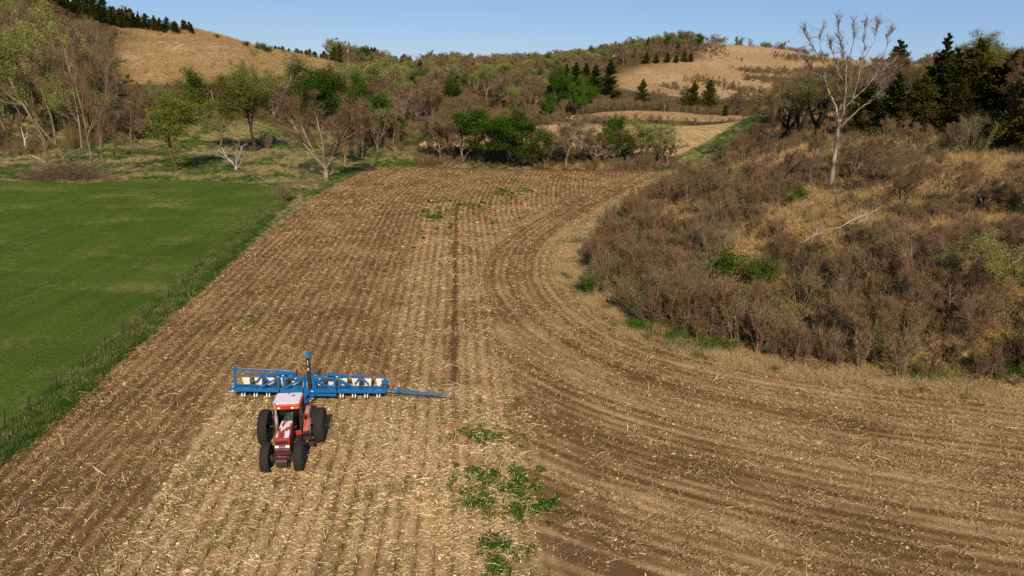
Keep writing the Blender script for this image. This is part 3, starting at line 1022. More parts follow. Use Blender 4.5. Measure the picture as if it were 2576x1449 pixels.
# inside the cab
mb = MB(); mb.box(.25, .72, -.25, .25, 1.58, 1.72); mb.bar((.30, 0, 1.66), (.20, 0, 2.28), .46, .12, (1, 0, 0)); mb.box(.36, .6, -.12, .12, 1.34, 1.58)
mb.build('seat', M_SEAT, tractor, .03)
mb = MB(); mb.bar((1.06, 0, 1.34), (.92, 0, 1.98), .16, .14, (1, 0, 0)); mb.box(.95, 1.12, -.30, .30, 1.78, 1.98); mb.build('dashboard', M_SEAT, tractor, .02)
mb = MB()
ring = []
for k in range(16):
    q = 2 * math.pi * k / 16
    ring.append((.84 + .10 * math.cos(q), .20 * math.sin(q), 2.02 + .16 * math.cos(q)))
mb.tube(ring + [ring[0]], .014, 5); mb.tube([(.93, 0, 1.95), (.84, 0, 2.02)], .02, 5); mb.build('steering_wheel', M_BLACK, tractor)
# fenders, exhaust, steps, tank
for s in (-1, 1):
    prof = [(.98, 1.02), (.82, 1.36), (.60, 1.64), (.25, 1.88), (-.25, 1.96), (-.72, 1.82), (-.72, 1.78), (-.25, 1.91), (.22, 1.83), (.55, 1.60), (.76, 1.33), (.92, 1.02)]
    if s < 0: prof = [(.45, 1.70), (.25, 1.84), (-.25, 1.92), (-.72, 1.80), (-.72, 1.76), (-.25, 1.87), (.22, 1.79), (.42, 1.66)]
    mb = MB(); mb.prism(prof, min(.74 * s, (1.02 if s > 0 else .95) * s), max(.74 * s, (1.02 if s > 0 else .95) * s))
    f = mb.build('fender', M_RED, tractor)
    mb = MB()
    if s > 0: mb.bar((1.0, 1.06, 1.0), (.52, 1.06, 1.66), .07, .12, (0, 1, 0)); mb.bar((.52, 1.06, 1.66), (-.2, 1.06, 1.95), .07, .08, (0, 1, 0)); mb.build('fender_edge', M_BLACK, f)
mb = MB(); mb.prism([(.35, 1.845), (.10, 1.96), (-.20, 2.0), (-.25, 1.97), (.10, 1.92), (.33, 1.82)], .78, .98); mb.build('fender_lamp_pod', M_STEEL, tractor)
mb = MB()
mb.tube([(1.45, -.50, 1.20), (1.40, -.52, 1.75), (1.38, -.52, 2.75), (1.36, -.54, 2.92), (1.30, -.58, 3.02)], [.06, .075, .062, .062, .066], 10)
mb.tube([(1.41, -.52, 1.5), (1.385, -.52, 2.3)], .085, 10)
mb.build('exhaust_pipe', M_STEEL, tractor)
mb = MB(); mb.box(.95, 1.75, .36, .72, .72, 1.02); mb.tube([(1.0, .54, 1.04), (1.7, .54, 1.04)], .1, 8); mb.build('fuel_tank', M_BLACK, tractor, .03)
mb = MB(); mb.box(1.752, 1.765, .56, .70, .88, .99); mb.build('sticker', M_YEL, tractor)
mb = MB()
for y in (.98, 1.30):
    mb.bar((1.02, y - .28, 1.22), (1.30, y, .42), .05, .05)
mb = mb.build('step_frame', M_BLACK, tractor)
for k, (x, y, z) in enumerate(((1.02, .86, 1.12), (1.14, 1.0, .84), (1.26, 1.15, .56))):
    b = MB()
    for j in range(4):
        b.bar((x - .12 + j * .08, y - .20, z), (x - .12 + j * .08, y + .20, z), .05, .03)
    b.bar((x - .16, y - .2, z - .01), (x + .16, y - .2, z - .01), .03, .05); b.bar((x - .16, y + .2, z - .01), (x + .16, y + .2, z - .01), .03, .05)
    b.build('step', M_DARK, tractor)
mb = MB(); mb.tube([(1.16, .74, 1.5), (1.2, .86, 1.7), (1.2, .86, 2.1)], .015, 5); mb.box(1.17, 1.21, .78, .94, 2.05, 2.32); mb.build('mirror', M_BLACK, tractor)
mb = MB(); mb.bar((-.2, 0, .55), (-1.7, 0, .50), .10, .08); mb.bar((-.1, -.35, .8), (-1.0, -.2, .55), .06, .06); mb.bar((-.1, .35, .8), (-1.0, .2, .55), .06, .06); mb.build('drawbar', M_DARK, tractor)

# ------------------------------------------------------------------ driver (one skinned body with head; clothes by material zone)
person = tag(empty('person', TR, T_YAW), 'driver in a pale cap and grey shirt seated behind the tractor windshield', 'person')
person.scale = (.97, .93, .97)
def skinned(name, pts, edges, radii, mat, parent, sub=1):
    me = bpy.data.meshes.new(name)
    me.from_pydata(pts, edges, [])
    me.materials.append(mat)
    o = link(name, me, parent)
    o.modifiers.new('skin', 'SKIN').use_smooth_shade = True
    sv = me.skin_vertices[0].data
    for i, r in enumerate(radii): sv[i].radius = (r, r) if not isinstance(r, tuple) else r
    sv[0].use_root = True
    o.modifiers.new('sub', 'SUBSURF').levels = sub
    o.modifiers['sub'].render_levels = sub
    return o
bp = [(.42, 0, 1.80), (.38, 0, 1.98), (.36, 0, 2.16), (.37, 0, 2.28), (.39, 0, 2.35), (.41, 0, 2.44), (.41, 0, 2.52),
      (.38, .19, 2.24), (.48, .27, 2.02), (.74, .17, 2.04), (.83, .15, 2.06), (.38, -.19, 2.24), (.48, -.27, 2.02), (.74, -.17, 2.04), (.83, -.15, 2.06),
      (.46, .10, 1.78), (.86, .13, 1.80), (.96, .13, 1.46), (1.06, .13, 1.40), (.46, -.10, 1.78), (.86, -.13, 1.80), (.96, -.13, 1.46), (1.06, -.13, 1.40)]
be = [(0, 1), (1, 2), (2, 3), (3, 4), (4, 5), (5, 6), (2, 7), (7, 8), (8, 9), (9, 10), (2, 11), (11, 12), (12, 13), (13, 14), (0, 15), (15, 16), (16, 17), (17, 18), (0, 19), (19, 20), (20, 21), (21, 22)]
br = [.15, .14, .15, .07, .06, .09, .08, .065, .05, .036, .04, .065, .05, .036, .04, .09, .07, .055, .05, .09, .07, .055, .05]
skinned('body', bp, be, br, M_CLOTH2, person)
mb = MB()
mb.lathe([(.001, -.14), (.07, -.12), (.085, -.03), (.08, .05), (.05, .1), (.001, .11)], (.42, 0, 2.43), 12, 'z')
mb.tube([(.50, 0, 2.42), (.525, 0, 2.405)], [.012, .016], 5)
mb.build('head', M_SKIN, person)
mb = MB(); mb.lathe([(.098, -.01), (.098, .04), (.07, .085), (.001, .1)], (.42, 0, 2.46), 12, 'z'); mb.prism([(.50, 2.455), (.60, 2.445), (.60, 2.455), (.50, 2.475)], -.07, .07); mb.build('cap', M_CAP, person)
for s in (-1, 1):
    mb = MB(); mb.tube([(.78, .165 * s, 2.05), (.84, .15 * s, 2.07), (.87, .13 * s, 2.06)], [.035, .042, .02], 6)
    for k in range(4):
        mb.tube([(.85, (.16 - .02 * k) * s, 2.08), (.885, (.155 - .02 * k) * s, 2.06 + .003 * k), (.875, (.15 - .02 * k) * s, 2.03)], [.01, .009, .007], 5)
    mb.tube([(.83, .125 * s, 2.06), (.85, .10 * s, 2.05), (.865, .10 * s, 2.035)], [.011, .01, .008], 5)
    mb.build('hand', M_SKIN, person)
    mb = MB(); mb.tube([(.5, .10 * s, 1.79), (.87, .13 * s, 1.81), (.96, .13 * s, 1.48)], [.10, .078, .062], 8); mb.build('trouser_leg', M_CLOTH1, person)

# ------------------------------------------------------------------ planter: X forward, Y to its left (towards the long marker), Z up
PL = at_z(783, 981, .78)
P_YAW = math.atan2(-.999, .040)
planter = tag(empty('seed_planter', (PL[0], PL[1], .03), P_YAW), 'wide blue twelve row seed planter with cream hoppers behind the red tractor', 'planter')
planter.scale = (.93, .934, .92)
def cy_(c): return (c - 970) / 168.0            # sideways and upward measures read off the machine
def cz_(c): return .80 + (515 - c) / 147.0
ZB = .80
for nm, y0, y1 in (('left_wing_bar', cy_(122), cy_(638)), ('middle_bar', cy_(652), cy_(1238)), ('right_wing_bar', cy_(1246), cy_(1757))):
    mb = MB(); dz = .10 if y0 < -4 else 0
    mb.bar((.09, y0, ZB + dz * .8), (.09, y1, ZB), .18, .18)
    mb.bar((-.46, y0 + .1, ZB + dz * .8), (-.46, y1 - .05, ZB), .14, .16)
    for y in np.linspace(y0 + .25, y1 - .25, 5): mb.bar((.08, y, ZB + .02), (-.46, y, ZB + .02), .10, .10)
    mb.box(-.40, -.02, y0 + .3, y1 - .3, ZB - .02, ZB + .02)
    mb.build(nm, M_BLUE, planter, .008)
mb = MB(); mb.bar((.24, cy_(965), ZB - .20), (.24, cy_(1238), ZB - .20), .12, .14); mb.bar((.24, cy_(700), ZB - .20), (.24, cy_(860), ZB - .20), .12, .14)
mb.build('lower_bar', M_BLUE, planter, .008)
def truss(name, segs, x=0.06, w=.11, m=M_BLUE):
    mb = MB()
    for (a, b), (c, d), *xx in segs:
        xa, xb = xx if xx else (x, x)
        mb.bar((xa, cy_(a), cz_(b)), (xb, cy_(c), cz_(d)), w, w * .9, (1, 0, 0))
    return mb.build(name, m, planter, .006)
truss('wing_truss', [((635, 505), (635, 382)), ((632, 392), (425, 495))])
truss('wing_truss', [((1270, 515), (1270, 386)), ((1280, 402), (1470, 510))])
truss('centre_truss', [((690, 505), (690, 385)), ((900, 386), (690, 492)), ((690, 382), (905, 384)), ((905, 384), (905, 510))])
truss('centre_truss', [((1000, 510), (1000, 388)), ((1220, 510), (1220, 385)), ((1002, 392), (1212, 505)), ((1002, 386), (1225, 386))])
truss('rear_frame', [((372, 470), (445, 392)), ((440, 390), (640, 392)), ((452, 402), (515, 462)), ((590, 450), (640, 395))], -.42, .10)
truss('rear_frame', [((1240, 396), (1478, 396)), ((1478, 396), (1562, 480)), ((1470, 412), (1415, 478))], -.42, .10)
truss('fold_link', [((608, 372), (770, 362)), ((612, 356), (765, 346)), ((765, 350), (805, 440)), ((612, 352), (612, 376))], -.20, .09)
truss('fold_link', [((1150, 350), (1290, 372)), ((1152, 364), (1290, 386)), ((1150, 352), (1118, 440))], -.20, .09)
# mast
mb = MB(); yb = cy_(953); mb.box(-.18, .0, yb - .105, yb + .105, ZB - .1, 3.05); mast = mb.build('mast', M_BLACK, planter, .01)
mb = MB(); mb.prism([(.02, 3.05), (-.20, 3.05), (-.42, 3.30), (-.34, 3.36), (-.02, 3.22)], yb - .12, yb + .12); mb.build('mast_head', M_BLUE, mast, .008)
mb = MB()
for z, h in ((2.30, .04), (2.18, .07)): mb.box(.002, .008, yb - .05, yb + .05, z, z + h)
for k in range(5): mb.box(.002, .008, yb - .035, yb + .02, 2.55 + k * .07, 2.59 + k * .07)
mb.build('lettering', M_WHITE, mast)['kind'] = 'stuff'
mb = MB()
for dy in (-.42, -.26, .24, .40): mb.bar((.0, yb + dy, ZB), (-.12, yb + dy * .7, 1.75), .07, .09, (0, 1, 0))
mb.bar((-.15, yb - .3, 1.72), (-.15, yb + .3, 1.72), .10, .12); mb.bar((-.3, yb + .2, 1.95), (-.9, yb + .5, 1.5), .14, .12)
mb.build('mast_brace', M_BLUE, planter, .006)
mb = MB(); mb.tube([(.05, yb - .5, 1.55), (-.05, yb - .25, 1.85), (-.02, yb + .1, 1.88), (.0, yb + .4, 1.5), (.1, yb + .5, .95)], .022, 5); mb.build('hose', M_BLACK, planter)
mb = MB(); mb.tube([(.02, yb + .3, 1.3), (.0, yb + .7, 1.05), (-.1, yb + 1.2, 1.02), (-.2, yb + 1.6, 1.25)], .022, 5); mb.build('hose', M_BLACK, planter)
mb = MB(); mb.tube([(-.3, cy_(200), ZB + .12), (-.28, cy_(300), ZB + .2), (-.3, cy_(420), ZB + .06), (-.3, cy_(600), ZB + .14)], .022, 5); mb.build('hose', M_BLACK, planter)
mb = MB(); mb.tube([(-.3, cy_(1270), ZB + .12), (-.28, cy_(1450), ZB + .10), (-.3, cy_(1560), ZB + .16), (-.3, cy_(1640), ZB + .06), (-.25, cy_(1720), ZB + .16)], .022, 5); mb.build('hose', M_BLACK, planter)
mb = MB(); mb.tube([(.3, yb - .3, 1.1), (.9, yb - .2, .9), (1.6, yb - .1, .95)], .03, 5); mb.build('hose', M_BLACK, planter)
for a, b in ((820, 388), (1070, 390), (690, 360), (1250, 366)):
    mb = MB(); mb.box(.118, .124, cy_(a) - .05, cy_(a) + .05, cz_(b) - .03, cz_(b) + .03); mb.build('sticker', M_WHITE, planter)
for a in (985, 160):
    mb = MB(); mb.box(.182, .188, cy_(a) - .06, cy_(a) + .06, ZB - .03, ZB + .05); mb.build('sticker', M_WHITE, planter)
# tongue to the tractor
mb = MB(); mb.bar((.1, yb - .12, .72), (2.7, yb - .1, .56), .20, .18); mb.bar((.15, yb - .75, .75), (1.5, yb - .15, .62), .10, .12); mb.bar((.15, yb + .55, .75), (1.5, yb - .05, .62), .10, .12)
mb.box(.18, .42, yb - .42, yb + .05, .62, 1.08)
mb.build('tongue', M_BLUE, planter, .008)
mb = MB()
for s in (-1, 1): mb.tube([(.30, yb - .2 + .12 * s, .9), (.16, yb - .2 + .12 * s, 1.5)], .035, 6)
mb.build('lift_cylinder', M_STEEL, planter)
for s in (-1.1, 1.1):
    mb = MB()
    mb.lathe([(.0, .12), (.22, .12), (.36, .10), (.38, 0), (.36, -.10), (.22, -.12), (.0, -.12)], (-.75, yb + s * .75, .38), 18)
    mb.bar((-.3, yb + s * .75 + .18, ZB), (-.75, yb + s * .75 + .18, .4), .08, .1)
    mb.build('carrying_wheel', M_RUBBER, planter)

# row units: one, then copies
ru = MB()
ru.bar((-.46, 0, .62), (-.95, 0, .58), .16, .22); ru.box(-1.1, -.6, -.10, .10, .30, .58)
for s in (-1, 1):
    ru.bar((-.42, .12 * s, .78), (-.72, .12 * s, .60), .04, .06); ru.bar((-.42, .12 * s, .60), (-.72, .12 * s, .44), .04, .06)
    ru.lathe([(.0, .05), (.18, .05), (.2, .0), (.18, -.05), (.0, -.05)], (-.85, .14 * s, .20), 14)
    ru.lathe([(.0, .02), (.15, .02), (.15, -.02), (.0, -.02)], (-1.55, .07 * s, .16), 12)
ru.bar((-1.05, 0, .42), (-1.55, 0, .22), .06, .06)
unit0 = ru.build('row_unit', M_BLACK, planter)
hp = MB()
hp.loft([[(x, y, z) for x, y in ((a, -w), (b, -w), (b, w), (a, w))] for a, b, w, z in ((-.95, -.70, .10, .70), (-1.03, -.60, .19, .86), (-1.08, -.57, .21, 1.14), (-1.09, -.55, .225, 1.16), (-1.10, -.54, .23, 1.40))])
hopper0 = hp.build('hopper', M_CREAM, unit0, .012)
ld = MB(); ld.loft([[(x, y, z) for x, y in ((a, -w), (b, -w), (b, w), (a, w))] for a, b, w, z in ((-1.13, -.53, .24, 1.40), (-1.13, -.53, .24, 1.43), (-1.09, -.57, .20, 1.455))])
lid0 = ld.build('lid', M_LID, unit0, .01)
cl = MB()
for s in (-1, 1):
    cl.tube([(.10, .085 * s, .62), (.17, .085 * s, .52), (.20, .075 * s, .43), (.15, .06 * s, .35)], [.03, .04, .042, .02], 6)
cleaner0 = cl.build('row_cleaner', M_WHITE, unit0)
for k in range(12):
    y = cy_(265 + 128.3 * k)
    if k == 0:
        u = unit0
    else:
        u = unit0.copy(); COL.objects.link(u); u.parent = planter
        for ch in (hopper0, lid0, cleaner0):
            if ch is cleaner0 and 3 <= k <= 7: continue
            c = ch.copy(); COL.objects.link(c); c.parent = u
    u.location = (0, y, 0)
# left marker folded over the hoppers
mb = MB()
yl = cy_(165)
mb.bar((-.30, yl, ZB), (-.36, yl, cz_(338)), .12, .12, (0, 1, 0))
mb.bar((-.40, yl - .06, cz_(338)), (-.60, cy_(790), cz_(372)), .08, .08)
mb.bar((-.54, yl - .06, cz_(330)), (-.66, cy_(700), cz_(360)), .06, .06)
mb.box(-.62, -.30, yl - .12, yl + .08, cz_(340), cz_(322))
for c_ in (330, 470, 600): mb.bar((-.42, cy_(c_), cz_(342 + c_ * .02)), (-.62, cy_(c_), cz_(337 + c_ * .02)), .05, .05)
mk = mb.build('folded_marker', M_BLUE, planter, .006)
mb = MB(); mb.tube([(-.48, yl, cz_(327)), (-.62, cy_(660), cz_(357)), (-.62, cy_(792), cz_(365))], .028, 6); mb.build('marker_rod', M_STEEL, mk)
mb = MB(); mb.lathe([(.0, .03), (.22, .0), (.0, -.01)], (-.62, cy_(800), cz_(378)), 16); mb.build('marker_disc', M_DARK, mk)
# right marker reaching out over the seam
def ext(c_, z, x): return (x, cy_(c_), z)
mb = MB()
mb.bar(ext(1757, .92, .02), ext(1895, .84, .04), .10, .10)
mb.bar(ext(1880, .84, .05), ext(2330, .62, .12), .07, .08)
mb.bar(ext(1880, .92, .0), ext(2250, .70, .10), .05, .05)
mb.bar(ext(2330, .62, .12), ext(2440, .54, .14), .05, .05)
mb.box(-.10, .12, cy_(1870), cy_(1900), .76, 1.0)
mk = mb.build('marker_arm', M_BLUE, planter, .006)
mb = MB(); mb.tube([ext(1757, .70, .06), ext(2290, .56, .18)], .035, 6); mb.build('marker_rod', M_DARK, mk)
mb = MB(); mb.lathe([(.0, .03), (.20, .0), (.0, -.01)], ext(2445, .40, .15), 16); mb.build('marker_disc', M_DARK, mk)
# seat-like blue bracket and drive box at the right end
mb = MB(); mb.box(-.52, -.30, cy_(1708), cy_(1762), 1.12, 1.34); mb.bar((-.34, cy_(1735), ZB), (-.40, cy_(1735), 1.15), .06, .06); mb.build('end_bracket', M_BLUE, planter, .01)
mb = MB()
for c_ in (1702, 1768): mb.bar((-.34, cy_(c_), ZB), (-.46, cy_(c_), 1.45), .03, .03)
mb.bar((-.36, cy_(1690), 1.06), (-.36, cy_(1775), 1.06), .03, .05); mb.bar((-.50, cy_(1735), 1.36), (-.62, cy_(1738), 1.78), .07, .07)
mb.build('end_rack', M_DARK, planter)

# ------------------------------------------------------------------ fence between pasture and corn
FP = []
for u, v in ((11, 1094), (80, 1043), (147, 989), (215, 925.6), (264.5, 882.6), (309, 850), (336, 826), (358, 810), (382, 788)):
    FP.append(at_z(u, v)[:2])
d0 = FP[1] - FP[0]; d0 = d0 / np.linalg.norm(d0)
back = [FP[0] - d0 * 3.0 * k for k in range(1, 9)][::-1]
end = at_z(705, 497)[:2]
m_ = int(np.linalg.norm(end - FP[-1]) / 3.1)
fr_rng = random.Random(5)
FP = back + FP + [FP[-1] + (end - FP[-1]) * (k / m_) + np.array([fr_rng.uniform(-.2, .2), fr_rng.uniform(-.5, .5)]) for k in range(1, m_ + 1)]
fence = tag(empty('wire_fence', (FP[0][0], FP[0][1], 0)), 'wire fence of thin steel and rusty posts between green pasture and corn field', 'fence')
M_POST = paint('steel_post', lin(52, 46, 40), lin(96, 70, 50), .5, .65, rough=.6)
M_RUST = paint('rusty_post', lin(140, 74, 34), lin(98, 60, 36), .5, .65, rough=.8)
M_WIRE = paint('fence_wire', lin(92, 84, 78), rough=.5)
tops = []
for k, p in enumerate(FP):
    rusty = k in (11, 14, 19, 26)
    h = fr_rng.uniform(.85, 1.05) if rusty else fr_rng.uniform(1.15, 1.5)
    lx, ly = fr_rng.gauss(.07, .06), fr_rng.gauss(0, .05)
    z0 = float(hz(p[0], p[1]))
    o = Vector((p[0] - FP[0][0], p[1] - FP[0][1], z0))
    mb = MB()
    w = .046 if rusty else .042
    mb.bar(o - Vector((0, 0, .2)), o + Vector((lx, ly, h)), w * 1.5, w, (0, 1, 0))
    if not rusty: mb.bar(o + Vector((-.0, .02, -.2)), o + Vector((lx, ly + .02, h)), w * .7, w * 1.4, (0, 1, 0))
    po = mb.build('post', M_RUST if rusty else M_POST, fence)
    if rusty: po['label'] = 'short rusty orange post'
    tops.append((o, lx, ly, min(h, 1.15)))
for f in (.95, .68, .40):
    mb = MB()
    mb.tube([o + Vector((lx * f, ly * f, hh * f)) for o, lx, ly, hh in tops], .006, 3)
    mb.build('wire', M_WIRE, fence)
# ------------------------------------------------------------------ plant materials
M_BARK = veg('bark', lin(96, 82, 66), lin(158, 138, 116))
M_BARKY = veg('mossy_bark', lin(90, 78, 54), lin(150, 130, 96))
M_BARKD = veg('dark_bark', lin(52, 44, 36), lin(92, 80, 66))
M_PALE = veg('dead_wood', lin(160, 140, 122), lin(214, 198, 182), obj_var=.1)
M_BLACKB = veg('black_bark', lin(34, 29, 25), lin(62, 54, 46))
M_GREYW = veg('weathered_wood', lin(120, 106, 92), lin(196, 180, 164), obj_var=.1)
M_TWIG = veg('twigs', lin(92, 74, 55), lin(152, 127, 97), obj_var=.2)
M_TWIGR = veg('red_brown_twigs', lin(89, 68, 48), lin(150, 119, 87), obj_var=.2)
M_TWIGO = veg('olive_twigs', lin(84, 76, 48), lin(138, 126, 84))
M_BUD = veg('budding_leaves', lin(104, 112, 48), lin(166, 166, 92), .3)
M_LEAF = veg('spring_leaves', lin(44, 68, 14), lin(88, 114, 36), .35)
M_LEAFO = veg('olive_leaves', lin(74, 86, 22), lin(128, 134, 52), .3)
M_CEDAR = veg('cedar_needles', lin(30, 38, 14), lin(62, 70, 28), .12)
M_CEDARO = veg('olive_cedar_needles', lin(46, 48, 16), lin(90, 84, 34), .12)
M_DRYG = veg('dry_grass_blades', lin(150, 116, 66), lin(222, 188, 124), .25)
M_PALEG = veg('pale_grass_blades', lin(156, 128, 88), lin(220, 192, 144), .25)
M_GRASS = veg('green_grass_blades', lin(46, 72, 20), lin(94, 120, 48), .3)
M_WEED = veg('weed_leaves', lin(36, 64, 16), lin(78, 114, 36), .25)

# ------------------------------------------------------------------ tree building
def nrm(a): return a / (np.linalg.norm(a, axis=-1, keepdims=True) + 1e-12)

class Plant:
    """gathers triangles; material slots are listed in mats"""
    def __init__(s, seed):
        s.r = np.random.default_rng(seed)
        s.V, s.T, s.M, s.C, s.n = [], [], [], [], 0
    def put(s, V, T, m, c):
        V = np.asarray(V).reshape(-1, 3)
        s.V.append(V); s.T.append(np.asarray(T).reshape(-1, 3) + s.n)
        s.M.append(np.full(len(s.T[-1]), m)); s.C.append(np.broadcast_to(c, (len(V),)).astype(float)); s.n += len(V)
    def tube(s, pts, rad, k, m, c):
        pts, rad = np.asarray(pts), np.asarray(rad)
        n = len(pts)
        t = nrm(np.gradient(pts, axis=0))
        ref = np.where(np.abs(t[:, 2:3]) < .9, [[0, 0, 1.]], [[1., 0, 0]])
        ref = np.broadcast_to(ref[:1], t.shape)
        a = nrm(np.cross(t, ref)); b = np.cross(t, a)
        q = np.arange(k) * 2 * np.pi / k
        R = pts[:, None] + (a[:, None] * np.cos(q)[None, :, None] + b[:, None] * np.sin(q)[None, :, None]) * rad[:, None, None]
        i = np.arange(n - 1)[:, None] * k
        j = np.arange(k)[None]
        A, B, C_, D = i + j, i + (j + 1) % k, i + k + (j + 1) % k, i + k + j
        T = np.concatenate([np.stack([A, B, C_], -1).reshape(-1, 3), np.stack([A, C_, D], -1).reshape(-1, 3)])
        s.put(R, T, m, c)
    def twigs(s, P, D, L, w, m, bend=.25):
        n = len(P)
        side = nrm(np.cross(D, s.r.normal(0, 1, (n, 3))))
        mid = P + D * (L * .55)[:, None] + side * (s.r.normal(0, bend, n) * L * .3)[:, None]
        D2 = nrm(D + s.r.normal(0, bend, (n, 3)))
        tip = mid + D2 * (L * .45)[:, None]
        side2 = nrm(np.cross(D, side))
        h = (w / 2)[:, None] if np.ndim(w) else w / 2
        V = np.stack([P - side * h, P + side * h, mid + side2 * h * .8, mid - side2 * h * .8, tip], 1)
        b = np.arange(n)[:, None] * 5
        T = np.concatenate([b + [0, 1, 2], b + [3, 2, 4]])
        s.put(V, T, m, np.repeat(s.r.random(n), 5))
        return mid, tip
    def leaves(s, P, size, m, elong=1.0, upness=0.0):
        n = len(P)
        N = nrm(s.r.normal(0, 1, (n, 3)) + [0, 0, upness])
        a = nrm(np.cross(N, s.r.normal(0, 1, (n, 3)))); b = np.cross(N, a)
        sz = size * s.r.uniform(.6, 1.4, n)[:, None]
        a, b = a * sz * elong, b * sz
        V = np.stack([P - a * .6, P - b * .5, P + a * .6, P + b * .5], 1)
        i = np.arange(n)[:, None] * 4
        s.put(V, np.concatenate([i + [0, 1, 2], i + [0, 2, 3]]), m, np.repeat(s.r.random(n), 4))
    def mesh(s, name, mats):
        return tri_mesh(name, np.concatenate(s.V), np.concatenate(s.T), mats, np.concatenate(s.M), {'tint': np.concatenate(s.C)})

def grow(seed, H=12.0, stems=1, trunk=.25, r0=.22, lean=.05, kids=(7, 6, 5), ang=(45, 45, 45), ratio=(.62, .5, .5), up=(.1, .1, .12), wob=(.10, .16, .2),
         tmin=(.3, .25, .2), flare=30, limb_from=None, lo_limit=None):
    """limbs of a tree: lists of (points, radii) by level; level 0 are the stems"""
    r = np.random.default_rng(seed)
    out = [[], [], [], []]
    nseg = (7, 5, 4, 3)
    def limb(p, d, L, rad, lev):
        n = nseg[lev]
        pts = [p]
        for _ in range(n):
            d = nrm(d + r.normal(0, wob[min(lev, 2)], 3) + np.array([0, 0, up[min(lev, 2)]]))
            pts.append(pts[-1] + d * L / n)
        pts = np.array(pts)
        tip = .35 if lev == 0 else .25
        out[lev].append((pts, rad * np.linspace(1, tip, n + 1)))
        if lev >= 3: return
        k = kids[lev] if lev < len(kids) else 0
        for t in np.sort(r.uniform(tmin[lev], 1.0, k)):
            f = t * n
            i = min(int(f), n - 1)
            q = pts[i] + (pts[i + 1] - pts[i]) * (f - i)
            ax = nrm(pts[i + 1] - pts[i])
            s_ = nrm(np.cross(ax, r.normal(0, 1, 3)))
            a = math.radians(ang[lev] * r.uniform(.6, 1.35))
            dd = ax * math.cos(a) + s_ * math.sin(a)
            if dd[2] < -.25: dd[2] *= -.4
            limb(q, nrm(dd), L * ratio[lev] * r.uniform(.7, 1.25) * (1.15 - .5 * t), rad * (1 - .65 * t) * .62, lev + 1)
    for k in range(stems):
        a = r.uniform(0, 6.28) if stems == 1 else 6.283 * k / stems + r.uniform(-.5, .5)
        fl = math.radians(flare * r.uniform(.5, 1.2)) if stems > 1 else lean
        d = np.array([math.cos(a) * math.sin(fl), math.sin(a) * math.sin(fl), math.cos(fl)])
        base = np.array([0, 0, -.3])
        if stems > 1 and trunk > 0:
            th = H * trunk
            if k == 0:
                tp = np.array([[0, 0, -.3], [r.normal(0, .05), r.normal(0, .05), th * .5], [r.normal(0, .1), r.normal(0, .1), th]])
                out[0].append((tp, r0 * np.array([1.35, 1.05, 1.0])))
            base = out[0][0][0][-1] * 1.0 - np.array([0, 0, .25])
            limb(base, d, H * (1 - trunk) * r.uniform(.8, 1.0), r0 * .62, 0)
        else:
            limb(base, d, H * r.uniform(.82, .95), r0 * (1 if stems == 1 else .7), 0)
    return out

def pick_on(r, limbs, n, t0=.2):
    """n random spots on limbs, weighted by length, with the direction there"""
    L = np.array([np.linalg.norm(p[-1] - p[0]) for p, _ in limbs])
    idx = r.choice(len(limbs), n, p=L / L.sum())
    t = t0 + (1 - t0) * r.random(n) ** .8
    P, D = np.empty((n, 3)), np.empty((n, 3))
    for i in np.unique(idx):
        m = idx == i
        p = limbs[i][0]
        f = t[m] * (len(p) - 1)
        a = np.minimum(f.astype(int), len(p) - 2)
        P[m] = p[a] + (p[a + 1] - p[a]) * (f - a)[:, None]
        D[m] = nrm(p[a + 1] - p[a])
    return P, D

PROTO = {}
def make_tree(key, seed, H, bark, twig, leafm=None, ntw=4500, twl=.75, tww=.026, nleaf=0, lsize=.1, clump=.35, tw_up=.25, leaf_from=0.0, elong=1.2, **kw):
    L = grow(seed, H, **kw)
    A, B = Plant(seed + 1), Plant(seed + 2)
    for lev, k in ((0, 8), (1, 6), (2, 4)):
        for p, rad in L[lev]:
            (A if lev < 2 else B).tube(p, np.maximum(rad, .012), k, 0, A.r.random(len(p))[:, None].repeat(k, 1).ravel())
    for p, rad in L[3]:
        B.tube(p, np.maximum(rad, .010), 3, 0 if False else 1, B.r.random())
    src = L[3] + L[2] if L[3] else L[2] + L[1]
    if not src: src = L[1] + L[0]
    P, D = pick_on(B.r, src, ntw)
    D = nrm(D * .9 + B.r.normal(0, .62, (ntw, 3)) + [0, 0, tw_up])
    mid, tip = B.twigs(P, D, twl * B.r.uniform(.4, 1.4, ntw), tww, 1)
    if nleaf:
        i = B.r.integers(0, ntw, nleaf)
        Q = np.where(B.r.random((nleaf, 1)) < .5, mid[i], tip[i]) + B.r.normal(0, clump, (nleaf, 3)) * [1, 1, .75]
        if leaf_from: Q = Q[Q[:, 2] > leaf_from * H]
        B.leaves(Q, lsize, 2, elong)
    mats = [bark, twig] + ([leafm] if leafm else [])
    mt, mc = A.mesh('trunk', mats), B.mesh('crown', mats)
    z = np.concatenate(B.V)[:, 2]
    PROTO[key] = (mt, mc, float(np.percentile(z, 99.7)))

